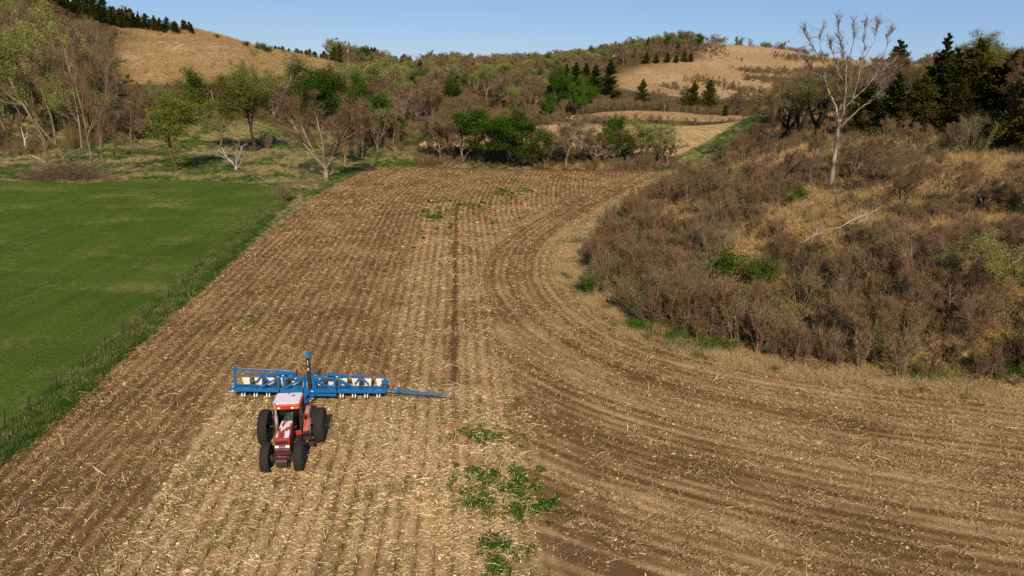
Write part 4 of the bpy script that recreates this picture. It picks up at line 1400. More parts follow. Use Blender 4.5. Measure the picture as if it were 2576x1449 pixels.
def make_cedar(key, seed, H=9.0, R=2.2, needles=M_CEDAR, nb=150, col=.8, scat=.13):
    A, B = Plant(seed), Plant(seed + 1)
    r = B.r
    A.tube([[0, 0, -.3], [.05, 0, H * .5], [0, .05, H * .97]], [.2, .12, .02], 6, 0, .4)
    z = H * (.04 + .95 * r.random(nb) ** 1.15)
    for zz in z:
        t = zz / H
        rad = R * ((1 - t) ** col) * r.uniform(.5, 1.4) * (1 - .5 * max(0, .12 - t) / .12) + .1
        a = r.uniform(0, 6.283)
        d = nrm(np.array([math.cos(a), math.sin(a), r.uniform(.02, .55) + .7 * t]))
        p0 = np.array([0, 0, zz - .15 * rad])
        A.tube(np.array([p0, p0 + d * rad * .8]), np.array([.03, .01]), 3, 0, .3)
        n = int(40 + 70 * rad / R)
        q = r.random(n) ** .7
        Pq = p0 + d[None] * (rad * q)[:, None] + r.normal(0, scat * rad ** .5, (n, 3)) * [1, 1, .8]
        Dq = nrm(d[None] * .7 + r.normal(0, .45, (n, 3)) + [0, 0, .25])
        s = nrm(np.cross(Dq, r.normal(0, 1, (n, 3))))
        Lq, Wq = r.uniform(.16, .42, n)[:, None], r.uniform(.05, .11, n)[:, None]
        V = np.stack([Pq - Dq * Lq * .4, Pq + s * Wq, Pq + Dq * Lq * .6, Pq - s * Wq], 1)
        i = np.arange(n)[:, None] * 4
        B.put(V, np.concatenate([i + [0, 1, 2], i + [0, 2, 3]]), 1, np.repeat(r.random(n), 4))
    mats = [M_BARKD, needles]
    PROTO[key] = (A.mesh('trunk', mats), B.mesh('crown', mats), H)

V1 = dict(stems=6, trunk=.16, flare=32, kids=(6, 5, 4), ang=(34, 40, 45), up=(.10, .10, .08), ratio=(.5, .5, .5), r0=.31)
make_tree('vase1', 11, 12, M_BARK, M_TWIGR, ntw=13000, twl=1.0, tww=.034, **V1)
make_tree('vase2', 12, 12, M_BARKY, M_TWIG, ntw=11500, twl=1.0, tww=.034, **dict(V1, stems=5, flare=38, trunk=.2))
make_tree('slim1', 13, 12, M_BARK, M_TWIGR, ntw=6500, tww=.032, stems=1, kids=(12, 5, 4), ang=(40, 42, 45), tmin=(.25, .2, .2), ratio=(.42, .5, .5), r0=.16)
make_tree('slim2', 14, 12, M_BARK, M_TWIG, ntw=6500, tww=.032, stems=3, trunk=.05, flare=16, kids=(9, 5, 3), ang=(38, 42, 45), ratio=(.42, .5, .5), r0=.15)
make_tree('round1', 15, 12, M_BARK, M_TWIG, ntw=12000, twl=.9, tww=.036, stems=1, lean=.05, kids=(11, 6, 4), ang=(58, 48, 45), tmin=(.22, .2, .2), ratio=(.55, .5, .5), up=(.08, .10, .12), r0=.22)
make_tree('round2', 16, 12, M_BLACKB, M_TWIGO, M_LEAFO, ntw=9000, nleaf=3800, lsize=.08, stems=3, trunk=.2, flare=30, kids=(9, 6, 4), ang=(55, 48, 45), ratio=(.55, .5, .5), up=(.03, .06, .10), r0=.46)
make_tree('bud1', 21, 14, M_BARKY, M_TWIGO, M_BUD, ntw=4500, nleaf=8000, lsize=.11, clump=.25, stems=1, kids=(10, 6, 4), ang=(42, 45, 45), tmin=(.35, .2, .2), ratio=(.45, .5, .5), up=(.08, .12, .14), r0=.26, wob=(.14, .18, .2))
make_tree('bud2', 22, 14, M_BARK, M_TWIGO, M_BUD, ntw=4500, nleaf=9500, lsize=.115, clump=.3, stems=3, trunk=.14, flare=26, kids=(7, 6, 4), ang=(40, 45, 45), ratio=(.46, .5, .5), up=(.08, .12, .14), r0=.28)
make_tree('bud3', 23, 14, M_BARK, M_TWIGO, M_BUD, ntw=3500, nleaf=14000, lsize=.15, clump=.4, stems=4, trunk=.14, flare=34, kids=(7, 6, 4), ang=(45, 45, 45), ratio=(.5, .5, .5), up=(.08, .10, .12), r0=.3)
make_tree('olive1', 24, 12, M_BARKY, M_TWIGO, M_LEAFO, ntw=4500, nleaf=12000, lsize=.12, clump=.35, stems=1, kids=(10, 6, 4), ang=(52, 48, 45), tmin=(.4, .2, .2), ratio=(.5, .5, .5), up=(.06, .1, .12), r0=.2, leaf_from=.3)
make_tree('olive2', 25, 12, M_BARKD, M_TWIGO, M_LEAFO, ntw=5500, nleaf=11000, lsize=.12, clump=.4, stems=2, trunk=.22, flare=24, kids=(9, 6, 4), ang=(46, 48, 45), ratio=(.48, .5, .5), up=(.08, .1, .12), r0=.24, leaf_from=.25)
make_tree('leafy1', 31, 10, M_BARKD, M_TWIGO, M_LEAF, ntw=3000, nleaf=15000, lsize=.16, clump=.40, stems=2, trunk=.14, flare=18, kids=(11, 6, 3), ang=(52, 48, 45), tmin=(.15, .2, .2), ratio=(.42, .5, .5), up=(.06, .06, .1), r0=.2)
make_tree('leafy2', 32, 10, M_BARKD, M_TWIGO, M_LEAF, ntw=3000, nleaf=17000, lsize=.16, clump=.42, stems=3, trunk=.12, flare=26, kids=(10, 6, 3), ang=(55, 48, 45), tmin=(.12, .2, .2), ratio=(.46, .5, .5), up=(.05, .06, .1), r0=.2)
make_tree('leafy3', 33, 10, M_BARKD, M_TWIGO, M_LEAF, ntw=2600, nleaf=16000, lsize=.17, clump=.5, stems=1, kids=(14, 6, 3), ang=(62, 50, 45), tmin=(.12, .2, .2), ratio=(.5, .45, .5), up=(.04, .06, .1), r0=.2)
make_cedar('cedar1', 41, nb=110)
make_cedar('cedar2', 43, 9, 2.8, M_CEDARO, 120, .7, .16)
make_cedar('cedar3', 45, 9, 1.9, M_CEDAR, 90, 1.0, .09)
make_tree('dead1', 51, 6, M_GREYW, M_GREYW, ntw=120, twl=.7, tww=.02, stems=5, trunk=.10, flare=48, kids=(4, 3, 2), ang=(38, 40, 40), ratio=(.5, .5, .5), up=(.05, .05, .05), r0=.26)
S1 = dict(stems=12, trunk=0, flare=24, kids=(4, 3, 0), ang=(26, 30, 40), ratio=(.5, .5, .5), up=(.10, .1, .1), r0=.035, tmin=(.3, .2, .2))
make_tree('shrub1', 61, 2.6, M_TWIGR, M_TWIGR, ntw=1000, twl=.42, tww=.013, tw_up=.9, **dict(S1, stems=15, flare=11, ang=(20, 26, 40)))
make_tree('shrub2', 62, 2.6, M_TWIG, M_TWIG, ntw=900, twl=.42, tww=.013, tw_up=.7, **dict(S1, stems=12, flare=20, ang=(22, 28, 40)))
make_tree('shrub3', 63, 2.6, M_TWIGO, M_TWIGO, M_BUD, ntw=900, twl=.4, tww=.014, nleaf=700, lsize=.035, clump=.12, **dict(S1, stems=9, flare=38))
make_tree('bush1', 64, 2.0, M_TWIGO, M_TWIGO, M_LEAF, ntw=500, twl=.35, tww=.014, nleaf=2200, lsize=.075, clump=.16, **dict(S1, stems=9, flare=42))

used_v = {}
def tree(name, kind, p, h, label, cat='tree', group=None, rz=None, wide=1.0, lean=(0, 0)):
    mt, mc, H = PROTO[kind]
    r = random.Random(int(p[0] * 131 + p[1] * 17))
    root = empty(name, (p[0], p[1], p[2]), r.uniform(0, 6.28) if rz is None else rz)
    root.rotation_euler[0], root.rotation_euler[1] = lean
    s = h / H
    root.scale = (s * wide, s * wide, s)
    tag(root, label, cat, group)
    link('trunk', mt, root)
    link('crown', mc, root)
    return root

# ------------------------------------------------------------------ scattering of uncountable growth (kind stuff)
def scatter(name, P, S, R, idx, protos):
    """one object: copies of the meshes in protos at the points P (scales S, turns R)"""
    n = len(P)
    me = bpy.data.meshes.new(name)
    me.vertices.add(n)
    me.vertices.foreach_set('co', np.asarray(P, np.float32).ravel())
    for an, av, ty in (('size', S, 'FLOAT'), ('turn', R, 'FLOAT'), ('pick', idx, 'INT')):
        a = me.attributes.new(an, ty, 'POINT')
        a.data.foreach_set('value', np.asarray(av, np.float32 if ty == 'FLOAT' else np.int32))
    o = link(name, me)
    tag(o, kind='stuff')
    ng = bpy.data.node_groups.new(name, 'GeometryNodeTree')
    ng.interface.new_socket('Geometry', in_out='INPUT', socket_type='NodeSocketGeometry')
    ng.interface.new_socket('Geometry', in_out='OUTPUT', socket_type='NodeSocketGeometry')
    N, Lk = ng.nodes.new, ng.links.new
    gi, go = N('NodeGroupInput'), N('NodeGroupOutput')
    ins = N('GeometryNodeInstanceOnPoints')
    g2i = N('GeometryNodeGeometryToInstance')
    for ob in protos[::-1]:
        oi = N('GeometryNodeObjectInfo')
        oi.inputs['Object'].default_value = ob
        oi.inputs['As Instance'].default_value = False
        Lk(oi.outputs['Geometry'], g2i.inputs[0])
    def at(nm, dt):
        a = N('GeometryNodeInputNamedAttribute')
        a.data_type = dt
        a.inputs['Name'].default_value = nm
        return a.outputs['Attribute']
    cx = N('ShaderNodeCombineXYZ')
    Lk(at('turn', 'FLOAT'), cx.inputs[2])
    Lk(gi.outputs[0], ins.inputs['Points'])
    Lk(g2i.outputs[0], ins.inputs['Instance'])
    ins.inputs['Pick Instance'].default_value = True
    Lk(at('pick', 'INT'), ins.inputs['Instance Index'])
    Lk(cx.outputs[0], ins.inputs['Rotation'])
    Lk(at('size', 'FLOAT'), ins.inputs['Scale'])
    Lk(ins.outputs[0], go.inputs[0])
    o.modifiers.new('scatter', 'NODES').node_group = ng
    return o

def loose(name, me):
    return bpy.data.objects.new(name, me)
def merged(key):
    """trunk and crown of a prototype as one loose mesh for scattering"""
    mt, mc, H = PROTO[key]
    out = []
    V, T, M, C, n = [], [], [], [], 0
    for me in (mt, mc):
        v = np.empty(len(me.vertices) * 3, np.float32); me.vertices.foreach_get('co', v)
        t_ = np.empty(len(me.polygons) * 3, np.int32); me.loops.foreach_get('vertex_index', t_)
        m = np.empty(len(me.polygons), np.int32); me.polygons.foreach_get('material_index', m)
        c = np.empty(len(me.vertices), np.float32); me.attributes['tint'].data.foreach_get('value', c)
        V.append(v.reshape(-1, 3)); T.append(t_.reshape(-1, 3) + n); M.append(m); C.append(c); n += len(v) // 3
    me2 = tri_mesh('plant', np.concatenate(V), np.concatenate(T), list(mc.materials), np.concatenate(M), {'tint': np.concatenate(C)})
    return loose('plant', me2), H

def tuft(seed, n, h, spread, mat, w=.012, flop=.5):
    A = Plant(seed)
    r = A.r
    a = r.uniform(0, 6.283, n)
    P = np.stack([np.cos(a), np.sin(a), 0 * a], -1) * (spread * r.random(n) ** .6)[:, None]
    D = nrm(np.stack([np.cos(a) * flop, np.sin(a) * flop, 1 + 0 * a], -1) + r.normal(0, .25, (n, 3)))
    A.twigs(P, D, h * r.uniform(.5, 1.3, n), w, 0, .45)
    return loose('tuft', A.mesh('tuft', [mat]))

def weed(seed, n, h, spread, mat, size=.06):
    A = Plant(seed)
    r = A.r
    a = r.uniform(0, 6.283, n)
    rr = spread * np.sqrt(r.random(n))
    P = np.stack([np.cos(a) * rr, np.sin(a) * rr, h * r.random(n) * (1 - .6 * rr / spread)], -1)
    A.leaves(P, size, 0, 1.7, .6)
    return loose('weed', A.mesh('weed', [mat]))
# ------------------------------------------------------------------ the trees one can tell apart
def ordinal(n):
    return str(n) + ('th' if 10 < n % 100 < 14 else {1: 'st', 2: 'nd', 3: 'rd'}.get(n % 10, 'th'))
HEROES = []
def T(name, kind, u, y, vtop, label, **kw):
    p = stand(u, y)
    HEROES.append((u, y, vtop))
    return tree(name, kind, p, top_height(p, vtop), label, **kw)
def TG(name, kind, u, v, vtop, label, **kw):
    p = on_ground(u, v)
    HEROES.append((u, p[1], vtop))
    return tree(name, kind, p, top_height(p, vtop), label, **kw)

# left of the corn field
TG('budding_tree', 'olive1', 446, 430, 232, 'single green leafing tree on a straight bare trunk at the pasture edge', wide=1.6)
T('budding_tree', 'olive1', 553, 147, 172, 'tall forked green leafing tree behind the white fallen tree', wide=1.3)
T('budding_tree', 'olive2', 640, 152, 178, 'dark trunked green leafing tree casting a black shadow on the grass track', wide=1.4)
TG('bare_tree', 'vase1', 820, 451, 232, 'big bare spreading tree with a pale trunk at the corner of the corn field', rz=1.0, wide=1.2)
TG('bare_tree', 'slim1', 910, 402, 246, 'bare forked tree right behind the big spreading tree', wide=.9)
T('bare_tree', 'vase2', 868, 136, 262, 'dark bare tree whose thin trunks stand in the shade beside the big spreading tree', wide=.8)
T('bare_tree', 'round1', 990, 158, 258, 'bare tree with crooked pale limbs at the edge of the grass lane', wide=.8)
T('bare_tree', 'slim2', 950, 152, 268, 'small bare tree between the forked tree and the crooked pale one', wide=.9)
T('budding_tree', 'bud2', 690, 196, 122, 'broad pale yellow-green tree high above the others in front of the grassy hill', wide=1.5, rz=.5)
T('budding_tree', 'bud2', 620, 200, 150, 'pale budding tree touching the broad yellow-green one on its shady side', wide=.7)
T('leafy_tree', 'leafy2', 800, 188, 164, 'dark green leafy tree in front of the yellow-green domed tree', wide=1.15)
T('budding_tree', 'bud3', 915, 225, 146, 'domed bright yellow-green tree above the bare trees', wide=1.45)
T('leafy_tree', 'leafy3', 885, 196, 182, 'small dark green tree tucked under the yellow-green dome', wide=.6)
T('budding_tree', 'bud1', 20, 168, 20, 'leaning budding tree on the hillside, nearest the edge of the picture', lean=(0, -.16), rz=0, wide=.7)
T('budding_tree', 'bud1', 120, 160, 60, 'tall leaning budding tree with a long bare silvery trunk', lean=(0, -.22), rz=0, wide=.7)
T('budding_tree', 'bud2', 165, 176, -20, 'tallest pale green tree on the steep left hillside', wide=.7, rz=2.0)
T('bare_tree', 'slim1', 205, 158, 50, 'tall purple-brown bare tree with cream scars on its trunk', wide=.7)
T('bare_tree', 'slim2', 262, 170, 90, 'slender bare tree under the hill of dry grass', wide=.8)
T('budding_tree', 'bud1', 300, 215, 140, 'small yellow-green tree alone at the side of the dry hill', wide=.8)
TG('bare_tree', 'slim1', 265, 445, 150, 'bare tree with a mossy trunk behind the fallen brush', wide=.6)
T('bare_tree', 'round1', 330, 165, 225, 'low bare tree in the thicket beside the single green tree', wide=.9)
TG('dead_tree', 'dead1', 594, 428, 352, 'white dead tree with spreading broken limbs lying by the pasture', cat='dead tree', rz=2.6, wide=.9)

# along the creek
TG('leafy_tree', 'leafy1', 1232, 417, 272, 'green leafy tree leaning over the field edge, left of the leafy pair', wide=1.5)
TG('leafy_tree', 'leafy2', 1298, 424, 296, 'green leafy tree with leaves to the ground, right of the leafy pair', wide=1.6)
TG('bare_tree', 'round1', 1105, 408, 292, 'small brown bare tree left of the two green creek trees', wide=1.4)
TG('bare_tree', 'slim2', 1165, 412, 300, 'thin brown bare tree touching the leaning green creek tree', wide=1.4)
TG('bare_tree', 'round1', 1422, 427, 290, 'brown bare tree with a dark trunk at the far edge of the corn', wide=1.4, rz=4.0)
TG('bare_tree', 'slim2', 1370, 416, 305, 'thin bare tree in the gap right of the green pair', wide=1.4)
TG('bare_tree', 'round1', 1490, 420, 322, 'low bare tree against the bright far field', wide=1.4, rz=2.0)
TG('leafy_tree', 'leafy3', 1552, 412, 298, 'narrow green leafy tree at the right end of the creek trees', wide=1.0)
TG('budding_tree', 'bud1', 1600, 415, 300, 'pale budding tree beside the narrow green creek tree', wide=1.4)
TG('budding_tree', 'bud2', 1655, 418, 292, 'last budding tree of the creek row, next to the green track', wide=1.4)
for u, v, vt, kd, lb in ((1082, 402, 318, 'slim2', 'low brown tree at the left end of the creek row'), (1128, 404, 306, 'vase2', 'brown vase shaped tree, second from the left end of the creek row'), (1190, 404, 312, 'round1', 'brown tree in the shade just left of the leaning green creek tree'),
                         (1345, 410, 318, 'round1', 'brown tree half hidden by the right tree of the leafy pair'), (1395, 408, 312, 'vase1', 'brown tree behind the dark trunked one at the far edge of the corn'), (1452, 412, 300, 'slim2', 'thin brown tree right of the dark trunked creek tree'),
                         (1520, 412, 330, 'vase2', 'low brown tree left of the narrow green creek tree'), (1575, 410, 318, 'slim2', 'thin tree in the gap between the narrow green and the pale budding creek tree'), (1630, 412, 316, 'round1', 'brown twiggy tree between the two budding creek trees'), (1680, 418, 332, 'round1', 'lowest brown tree at the right end of the creek row')):
    TG('bare_tree', kd, u, v, vt, lb, wide=1.25)
T('leafy_tree', 'leafy3', 1530, 150, 292, 'small green treetop poking out behind the narrow creek tree', wide=.5)

# middle distance
T('leafy_tree', 'leafy3', 1404, 262, 163, 'big dark green tree above the rest of the middle wood', wide=.72)
T('leafy_tree', 'leafy2', 1450, 250, 185, 'dark green tree joined to the big dark one', wide=.6)
T('leafy_tree', 'leafy3', 1374, 235, 236, 'round dark green tree standing low in front of the wood', wide=.85)
T('leafy_tree', 'leafy3', 1478, 268, 190, 'small round green tree at the right of the dark clump', wide=.8)
T('leafy_tree', 'leafy3', 1137, 290, 188, 'ball shaped dark green tree alone among bare trees', wide=.9)
T('budding_tree', 'bud3', 1222, 300, 164, 'pale yellow-green tree beside the ball shaped dark one', wide=.75)
T('budding_tree', 'bud3', 1195, 330, 180, 'smaller yellow-green tree behind the pale one in the wood', wide=.75)
for u, y, vt, lb in ((1422, 330, 160, 'leftmost dark cedar of the row below the wooded ridge'), (1445, 330, 156, 'second dark cedar of the row below the wooded ridge'),
                     (1470, 332, 158, 'third dark cedar of the row below the wooded ridge'), (1495, 335, 162, 'fourth dark cedar of the row, shorter than its neighbours'),
                     (1531, 330, 150, 'lone pointed cedar at the toe of the golden hill')):
    T('cedar_tree', 'cedar1', u, y, vt, lb, wide=1.3)
for u, y, vt, lb in ((1612, 300, 200, 'dark cedar at the edge of the far meadow'), (1740, 285, 205, 'left cedar of the pair below the golden hill'),
                     (1780, 288, 202, 'right cedar of the pair below the golden hill'), (1822, 255, 262, 'tiny cedar at the end of the upper field')):
    T('cedar_tree', 'cedar2', u, y, vt, lb, wide=1.1)
for k, (u, y, vt) in enumerate(((1625, 500, 132), (1650, 500, 136), (1678, 498, 132), (1700, 500, 138), (1720, 500, 130), (1736, 500, 134))):
    TG('cedar_tree', 'cedar2', u, 160 - (u - 1625) * .03, vt, 'dark cedar on the golden hill shoulder, %s of the short row from the left' % ordinal(k + 1), group='cedars on the golden hill', wide=1.6)

# right bank
TG('bare_tree', 'round2', 1975, 352, 208, 'dark spreading tree with a black trunk left of the tall dead tree', wide=1.7, rz=.3)
TG('bare_tree', 'round2', 2005, 342, 215, 'dark crooked tree squeezed between two larger spreading ones', wide=1.2, rz=4.0)
TG('bare_tree', 'round2', 2055, 345, 188, 'dark many limbed tree right behind the tall dead tree', wide=1.5, rz=2.3)
T('bare_tree', 'vase2', 2150, 125, 150, 'dense grey-brown bare tree between the tall dead tree and the cedars', wide=.9)
T('bare_tree', 'vase1', 2215, 150, 132, 'tall bare tree behind the cedars with its twigs against the sky', wide=.9)
T('bare_tree', 'round2', 2100, 160, 150, 'olive tinted tree far behind the tall dead tree', wide=1.0)
T('budding_tree', 'bud2', 2490, 112, 78, 'tall olive-green tree topping the dark cedars', wide=1.5)
T('budding_tree', 'olive2', 2440, 116, 92, 'olive-green tree left of the tallest one above the cedars', wide=1.3)
T('budding_tree', 'bud1', 2405, 118, 112, 'budding tree with a light crown in the cedar stand', wide=.8)
T('bare_tree', 'slim1', 2535, 88, 128, 'grey bare tree with a pale trunk in front of the dark cedars', wide=.75)
for k, (u, y, vt, kd, w, lb) in enumerate((
        (2340, 102, 84, 'cedar3', 1.35, 'pointed cedar standing highest against the sky'),
        (2235, 165, 100, 'cedar1', 1.3, 'cedar tip showing above the bare trees behind the dead tree'),
        (2172, 112, 205, 'cedar2', 1.8, 'broad cedar at the left end of the dark stand'),
        (2235, 106, 186, 'cedar1', 1.8, 'dark cedar next to the broad one'),
        (2300, 100, 190, 'cedar2', 1.5, 'dense cedar at the foot of the pointed one'),
        (2375, 106, 120, 'cedar1', 1.2, 'short topped cedar just right of the pointed one'),
        (2395, 98, 200, 'cedar2', 1.5, 'front cedar with branches down to the brush'),
        (2430, 104, 100, 'cedar2', 1.4, 'olive tinged cedar under the tall olive tree'),
        (2465, 97, 165, 'cedar1', 1.5, 'black-green cedar left of the pale grey trunk'),
        (2520, 96, 130, 'cedar2', 1.4, 'cedar behind the pale grey trunk'),
        (2560, 92, 48, 'cedar1', 1.2, 'tallest cedar cut by the picture edge'),
        (2600, 84, 120, 'cedar2', 1.4, 'cedar at the very edge of the picture'))):
    T('cedar_tree', kd, u, y, vt, lb, wide=w)
CB = ((2165, 116, 250), (2215, 112, 240), (2275, 108, 236), (2330, 106, 228), (2360, 102, 236), (2420, 100, 232), (2450, 99, 236), (2495, 96, 215), (2545, 94, 205), (2585, 92, 210))
for u, y, vt in CB:
    T('cedar_tree', 'cedar1', u, y + 7, vt, 'black-green cedar at the back of the bank stand, %s from its left end' % ordinal(CB.index((u, y, vt)) + 1), group='cedars at the back of the bank stand', wide=1.7)
TG('bare_tree', 'slim1', 1942, 368, 212, 'thin pale forked tree in front of the dark spreading trees', rz=1.2, wide=.45)

# dead tree whose limbs are read off the photo; each limb also runs a little towards or away from the camera
def limb_tree(name, y0, limbs, r0, mat, label, cat, twig_n=140, twl=.6, seed=9, twm=None, base=None):
    A, B = Plant(seed), Plant(seed + 1)
    ends = []
    b = base
    depth = {}
    for k, (path, ra, rb, dy0, dy1) in enumerate(limbs):
        n = len(path)
        dy = np.linspace(dy0, dy1, n)
        pts = np.array([at_y(u, v, y0 + d) for (u, v), d in zip(path, dy)]) - b
        rad = np.linspace(ra, rb, n)
        # finer points with a crooked line
        q = np.linspace(0, n - 1, n * 3)
        pp = np.stack([np.interp(q, np.arange(n), pts[:, i]) for i in range(3)], -1)
        pp[1:-1] += A.r.normal(0, .02 + .03 * (1 - ra / r0), (len(pp) - 2, 3))
        (A if k == 0 else B).tube(pp, np.interp(q, np.arange(n), rad), 8 if k < 5 else 6, 0, A.r.random(len(pp))[:, None].repeat(8 if k < 5 else 6, 1).ravel())
        if k > 0 or twig_n > 500: ends.append((pp, None))
    P, D = pick_on(B.r, ends, twig_n, .5)
    D = nrm(D + B.r.normal(0, .45, (twig_n, 3)) + [0, 0, .35])
    L = twl * B.r.uniform(.4, 1.6, twig_n)
    for p, d, l in zip(P, D, L):
        d2 = nrm(d + B.r.normal(0, .3, 3) + [0, 0, .15])
        pts = np.array([p, p + d * l * .5, p + d * l * .5 + d2 * l * .5])
        B.tube(pts, np.array([.028, .02, .008]), 3, 0, B.r.random())
        for _ in range(3):
            d3 = nrm(d2 + B.r.normal(0, .55, 3))
            s0 = pts[1] + (pts[2] - pts[1]) * B.r.random()
            B.tube(np.array([s0, s0 + d3 * l * .45]), np.array([.014, .006]), 3, 0, B.r.random())
    root = empty(name, tuple(b))
    tag(root, label, cat)
    link('trunk', A.mesh('trunk', [mat]), root)
    link('crown', B.mesh('crown', [twm or mat]), root)
    return root

def zc(x, y): return ((1900 + x / 2.337) * .8583, y * .3673)
bp_ = on_ground(*zc(1245, 1300))
M_DEADB = veg('grey_dead_bark', lin(62, 54, 47), lin(166, 148, 131), obj_var=.0)
limbs = [
    ([zc(*q) for q in ((1245, 1300), (1263, 1150), (1285, 1000), (1300, 870), (1305, 815))], .30, .22, 0, .2),
    ([zc(*q) for q in ((1305, 830), (1285, 740), (1250, 660), (1215, 580), (1150, 510), (1100, 450), (1065, 390))], .17, .03, .2, 1.6),
    ([zc(*q) for q in ((1305, 830), (1330, 770), (1345, 690), (1350, 600), (1352, 500), (1350, 420), (1330, 350), (1310, 270), (1305, 200), (1295, 130))], .16, .02, .2, -1.8),
    ([zc(*q) for q in ((1307, 840), (1345, 745), (1400, 680), (1470, 620), (1540, 540), (1600, 480), (1690, 415))], .15, .03, .2, 1.2),
    ([zc(*q) for q in ((1312, 870), (1380, 800), (1450, 740), (1530, 690), (1590, 620), (1640, 550), (1690, 480))], .15, .03, .2, -2.0),
    ([zc(*q) for q in ((1215, 585), (1210, 500), (1195, 420), (1150, 360), (1110, 300), (1085, 240), (1065, 195))], .10, .02, .8, -.6),
    ([zc(*q) for q in ((1195, 425), (1190, 350), (1170, 300), (1180, 230), (1200, 190))], .06, .015, .4, 1.0),
    ([zc(*q) for q in ((1350, 610), (1310, 520), (1270, 400), (1245, 320), (1240, 285))], .08, .02, -.6, -2.2),
    ([zc(*q) for q in ((1352, 500), (1372, 400), (1400, 300), (1412, 230), (1400, 150))], .08, .018, -.8, .8),
    ([zc(*q) for q in ((1395, 690), (1430, 560), (1455, 430), (1480, 340), (1478, 240), (1490, 150))], .11, .018, .5, -.8),
    ([zc(*q) for q in ((1455, 430), (1515, 335), (1550, 270), (1560, 200), (1572, 150))], .07, .015, 0, 1.6),
    ([zc(*q) for q in ((1540, 545), (1600, 420), (1625, 330), (1640, 250), (1665, 205))], .05, .015, .8, 2.4),
    ([zc(*q) for q in ((1480, 610), (1520, 500), (1555, 415))], .05, .02, .8, -.2),
    ([zc(*q) for q in ((1500, 700), (1540, 660), (1562, 650))], .05, .02, -1, -1.6),
    ([zc(*q) for q in ((1345, 700), (1300, 600), (1300, 480), (1285, 420))], .06, .02, -.2, 1.4)]
limbs = [(a, b * (.92 if k == 0 else .70), c * .8, d, e) for k, (a, b, c, d, e) in enumerate(limbs)]
limb_tree('dead_tree', bp_[1], limbs, .3, M_DEADB, 'tall grey dead tree with bare forking limbs standing alone on the brushy bank', 'dead tree', 800, .62, base=bp_)

def zl(x, y): return (x / 5.152 * .8583, (270 + y / 5.152) * .8583)      # the enlargement of the left edge
bp_ = on_ground(*zl(400, 950))
limb_tree('dead_tree', bp_[1], [([zl(*q) for q in ((400, 950), (385, 820), (372, 720))], .22, .17, 0, 0), ([zl(*q) for q in ((372, 730), (345, 640), (320, 530))], .14, .07, 0, .5), ([zl(*q) for q in ((378, 720), (405, 680), (412, 600))], .10, .05, 0, -.4)],
          .22, M_PALE, 'white broken snag with a forked top beside the leaning mossy trunks', 'dead tree', 6, .4, 21, base=bp_)
bp_ = on_ground(*zl(985, 1090))
M_MOSS = M_BARKY
limb_tree('leaning_tree', bp_[1], [([zl(*q) for q in ((985, 1090), (930, 930), (850, 800), (740, 690), (640, 580), (560, 440), (480, 290), (370, 130))], .24, .10, 0, 1.5),
          ([zl(*q) for q in ((640, 590), (530, 400), (500, 150))], .10, .05, .8, -.5), ([zl(*q) for q in ((850, 800), (780, 400), (730, 270), (650, 20), (560, -140))], .20, .08, .3, 2.2), ([zl(*q) for q in ((730, 650), (690, 560), (740, 460))], .07, .03, .5, 0)],
          .24, M_MOSS, 'mossy split trunk leaning up to the left over the fallen brush', 'tree', 220, 1.1, 23, twm=M_TWIGO, base=bp_)
bp_ = on_ground(*zl(720, 1115))
limb_tree('broken_trunk', bp_[1], [([zl(*q) for q in ((720, 1115), (690, 950), (655, 770), (625, 690), (520, 610), (400, 560))], .15, .05, 0, .6), ([zl(*q) for q in ((690, 900), (715, 720), (735, 620))], .06, .03, 0, .4)],
          .15, M_BARKY, 'pale broken trunk bent over at the pasture edge', 'tree', 14, .5, 25, base=bp_)
bp_ = on_ground(*zl(1385, 1110))
limb_tree('leaning_tree', bp_[1], [([zl(*q) for q in ((1385, 1110), (1370, 900), (1320, 700), (1280, 450), (1220, 200), (1160, -20), (1130, -200))], .22, .12, 0, .5),
          ([zl(*q) for q in ((1275, 430), (1250, 200), (1230, -60), (1290, -260))], .13, .05, .3, -1), ([zl(*q) for q in ((1330, 640), (1400, 430), (1430, 320))], .09, .04, .2, 1), ([zl(*q) for q in ((1220, 200), (1190, 60), (1060, -160))], .09, .04, .3, 1.4)],
          .22, M_BARKY, 'tall tree with a reddish trunk rising behind the fallen brush', 'tree', 420, 1.3, 27, twm=M_TWIGR, base=bp_)
